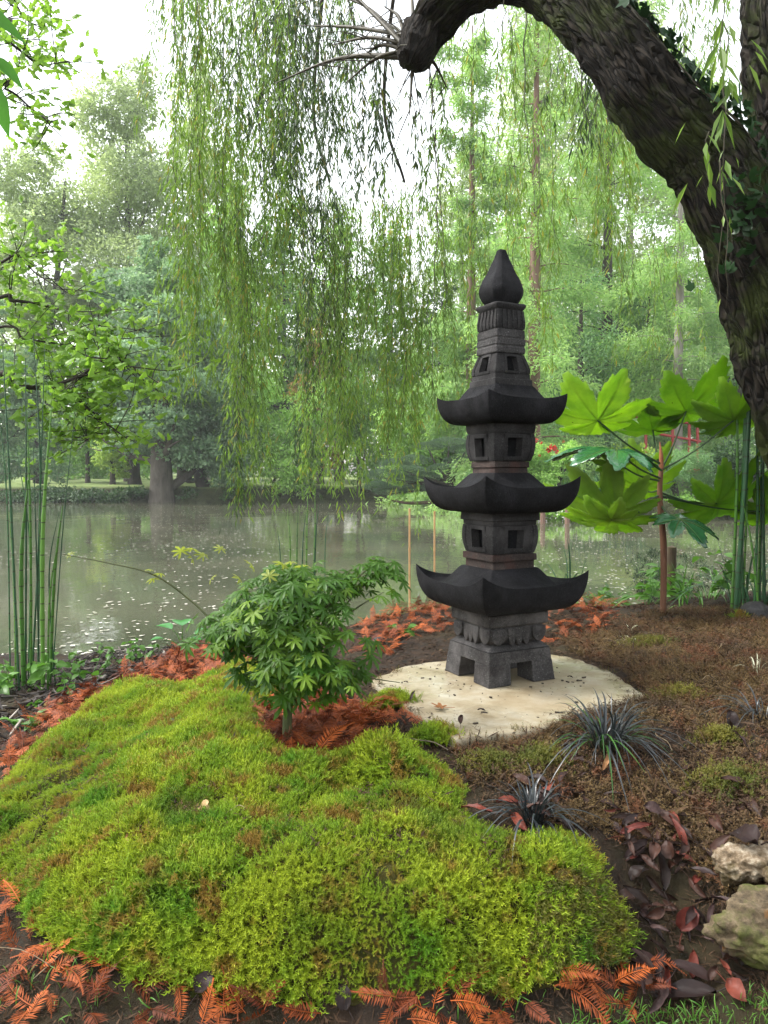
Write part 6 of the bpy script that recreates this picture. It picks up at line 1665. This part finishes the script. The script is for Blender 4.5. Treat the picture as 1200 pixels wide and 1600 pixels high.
boughs = [([(-40, 596), (20, 603), (75, 605), (125, 588), (165, 581), (200, 572)], 5.6, .024), ([(75, 605), (105, 612), (140, 640), (175, 668), (205, 690)], 5.6, .010), ([(90, 600), (98, 640), (115, 668), (140, 690)], 5.7, .008), ([(-40, 480), (20, 470), (80, 480), (140, 500), (185, 530)], 6.0, .016),
          ([(125, 588), (170, 560), (210, 575), (250, 600)], 5.5, .009), ([(-40, 430), (20, 400), (60, 430), (110, 460)], 6.2, .012), ([(-40, 520), (40, 530), (110, 540), (170, 550)], 5.9, .012), ([(-40, 40), (20, 70), (60, 100), (110, 95)], 5.8, .012), ([(-40, 150), (10, 140), (50, 170), (80, 190)], 5.6, .012), ([(-40, -20), (20, 10), (50, 40), (70, 80)], 6.0, .012)]
LP_, LR_ = [], []
for pts, Y_, r0_ in boughs:
    a = [Q(x, y, Y_ + .05 * i * (-1) ** i) for i, (x, y) in enumerate(pts)]
    if pts[0][0] < 0: a = [p5[int(np.clip((P(0, pts[0][1], 5.8)[2]) / 6.5, .05, .95) * 23)]] + a
    mb = MB(); p6, r6 = smooth_path(a, np.linspace(r0_ * 1.2, .003, len(a)), 30); tube(mb, p6, r6, 7, rough=.06, freq=20)
    st_ = 8 if pts[0][0] < 0 else 3
    for j in range(int(13 + 2.2 * len(pts))):
        i = rng.integers(st_, 30); e = p6[i] + rng.normal(size=3) * [.27, .25, .17] + [.04, 0, .04]
        tw, rw = smooth_path([p6[i], (p6[i] + e) / 2 + rng.normal(size=3) * .03, e], [.0045, .003, .0012], 8); tube(mb, tw, rw, 4)
        for _ in range(10 if pts[0][1] > 410 else 7):
            q = tw[rng.integers(3, 8)] + rng.normal(size=3) * [.05, .05, .035]; LP_.append(q)
    mb.build('branch', M_twb, oak)
LP_ = np.array(LP_); n = len(LP_)
nn = nrm(np.array([0, -.1, .9]) + rng.normal(size=(n, 3)) * .5); LR_ = rot_of(nn, rng.random(n) * 6.28)
od = np.argsort(LP_[:, 1])
for k in od[:300]: link('leaf', OLM[k % 3], oak, LP_[k], LR_[k], .9 + .5 * rng.random())
mb = MB()
for k in od[300:]:
    M = np.array(Euler(LR_[k]).to_matrix()); mb.add(OL[k % 3].v[0] @ M.T * (.85 + .5 * rng.random()) + LP_[k], OL[k % 3].f[0][0], 0, False)
tag(mb.build('foliage', M_oak, oak), kind='stuff')
# close leaves hanging in at the upper left edge
M_close = leafmat('close_leaf', (.05, .20, .02), (.09, .28, .03), .35, .45, nscale=3)
cl = empty('overhanging_twig', P(-30, 60, 1.6), 'large pointed leaves of a near twig poking in at the top left edge', 'branch'); co_ = np.array(cl.location)
mb = MB(); p7, r7 = smooth_path([P(-160, -80, 1.6) - co_, P(-60, 20, 1.6) - co_, P(-15, 120, 1.6) - co_], [.005, .004, .002], 12); tube(mb, p7, r7, 6); mb.build('twig', M_twb, cl)
CLM = ovleaf(.13, .05, 9).mesh('leaf', M_close)
for x, y, x2, y2 in [(-50, 15, 35, 45), (-20, 90, 35, 125), (-25, 125, 15, 200), (-70, 60, -20, 110)]:
    a, b2 = P(x, y, 1.6), P(x2, y2, 1.6); yv = Vector(b2 - a); L = yv.length; yv.normalize(); nv = Vector((.25, -.75, .6)); nv = (nv - yv * nv.dot(yv)).normalized(); xv = yv.cross(nv)
    o = link('leaf', CLM, cl); o.matrix_basis = Matrix.Translation(Vector(a - co_)) @ Matrix((xv, yv, nv)).transposed().to_4x4() @ Matrix.Scale(L / .125, 4)
# ------------------------------------------------------------------ willow crown overhead (above the picture) and the air
bl = []
for x in np.arange(-4.5, 6, 1.7):
    for y in np.arange(-3.5, 3.0, 1.6):
        r_c = 1.15; z = 1.25 + .62 * max(y, 0) + 2.3 + r_c + .7 * rng.random() + .25 * max(0, 3 - abs(x))
        bl.append(((x + .4 * rng.normal() - wb[0], y + .4 * rng.normal() - wb[1], z - wb[2]), (1.25, 1.25, .75)))
bushpart(wil, 'crown', bl, 42000, .12, .026, M_wl[1], seed=88, clump=16, csz=.6)
# fine litter over all bare soil
M_lit = leafmat('soil_litter', (.018, .010, .006), (.085, .05, .028), .8, .0, (.22, .17, .10), .95, 3, spec=.2)
LT = []
for k in range(6):
    r = np.random.default_rng(900 + k); mb = MB(); n = 12
    c = r.normal(size=(n, 3)) * [.014, .014, .0025] + [0, 0, .003]; a = r.random(n) * 6.28
    d = np.stack([np.cos(a), np.sin(a), r.normal(size=n) * .25], 1)
    leaves(mb, c, d, r.normal(size=(n, 3)) * .4 + [0, 0, 1], .010 + .022 * r.random(n), .0014 + .004 * r.random(n) ** 2, 0); LT.append(mb.mesh('litter_bit', M_lit))
LIT = world_poly([(-60, 1640), (-60, 1180), (0, 1110), (300, 1000), (420, 990), (600, 935), (900, 935), (1290, 950), (1290, 1640)])
q = sample(LIT, 42000); q = q[~inside(slab_poly, q[:, 0], q[:, 1])]; q = q[~inside(MOSS, q[:, 0], q[:, 1])]
tag(scatter('forest_litter', np.column_stack([q, gz(q[:, 0], q[:, 1])]), rot_of(gnormal(q[:, 0], q[:, 1]), rng.random(len(q)) * 6.28), .6 + .8 * rng.random(len(q)), LT), 'brown crumbs and needle bits over the bare soil', 'litter', kind='stuff')
mb = MB(); box(mb, (0, 42, 17.2), (222, 148, 38.4))
t = NT('haze'); pv = t.new('VolumePrincipled'); pv.inputs['Color'].default_value = (.93, .97, 1, 1); pv.inputs['Density'].default_value = .0008
t.l.new(pv.outputs[0], t.out.inputs['Volume']); t.m.cycles.homogeneous_volume = True if hasattr(t.m.cycles, 'homogeneous_volume') else None
tag(mb.build('haze', t.m), kind='stuff')

q = sample(np.array(MOSS), 420)
tag(scatter('litter_on_moss', np.column_stack([q, mz(q[:, 0], q[:, 1]) + .018]), rot_of(gnormal(q[:, 0], q[:, 1]), rng.random(len(q)) * 6.28), .5 + .7 * rng.random(len(q)), LT), 'brown needle bits lying in the green moss', 'litter', kind='stuff')

q = sample(slab_poly, 900); e_ = edist(slab_poly, q[:, 0], q[:, 1]); q = q[e_ < .012 + .07 * rng.random(len(q)) ** 3]
tag(scatter('litter_on_slab', np.column_stack([q, np.full(len(q), .452)]), np.column_stack([0 * q, rng.random(len(q)) * 6.28]), .4 + .5 * rng.random(len(q)), LT), 'brown needle bits strewn round the rim of the cream slab', 'litter', kind='stuff')
root = straps('reed_plant', 'loose grassy leaves along the crest under the big lobed plant', P(1100, 948, 4.9), 40, .34, .010, M_horse, 12, (.2, 1.0), .35)
weed(1010, 930, 5.0, 60, .35, .30, 1.6, 'leafy green growth between the lantern and the russet stem')
weed(1110, 925, 4.9, 60, .3, .34, 1.5, 'leafy green growth right of the wooden post')

q = sample(world_poly([(860, 1420), (940, 1400), (985, 1462), (960, 1506), (870, 1524), (820, 1490)]), 2600)
nn = nrm(gnormal(q[:, 0], q[:, 1]) + np.array([.1, -.5, 0]) + rng.normal(size=(len(q), 3)) * .35)
tag(scatter('moss_fringe', np.column_stack([q, mz(q[:, 0], q[:, 1])]), rot_of(nn, rng.random(len(q)) * 6.28), .8 + .7 * rng.random(len(q)), T_SPR), 'straw-coloured fringe hanging at the right end of the moss cushion', 'moss', kind='stuff')

q = sample(slab_poly, 2600); e_ = edist(slab_poly, q[:, 0], q[:, 1]); q = q[(e_ < .035 * (vnoise(q[:, 0] * 14, q[:, 1] * 14, 0, 5) + .35)) & (q[:, 1] < LY + .1)]
tag(scatter('rim_moss', np.column_stack([q, np.full(len(q), .446)]), np.column_stack([rng.normal(size=(len(q), 2)) * .3, rng.random(len(q)) * 6.28]), .4 + .5 * rng.random(len(q)), D_SPR[:2] + T_SPR[:1]), 'thin moss creeping over the rim of the cream slab', 'moss', kind='stuff')

q = sample(DULL, 1300); q = q[~inside(slab_poly, q[:, 0], q[:, 1])]
tag(scatter('coarse_litter', np.column_stack([q, gz(q[:, 0], q[:, 1]) + .012]), rot_of(nrm(gnormal(q[:, 0], q[:, 1]) + rng.normal(size=(len(q), 3)) * .3), rng.random(len(q)) * 6.28), 1.0 + 1.0 * rng.random(len(q)), LT), 'coarser brown leaf scraps and straws over the right mound', 'litter', kind='stuff')
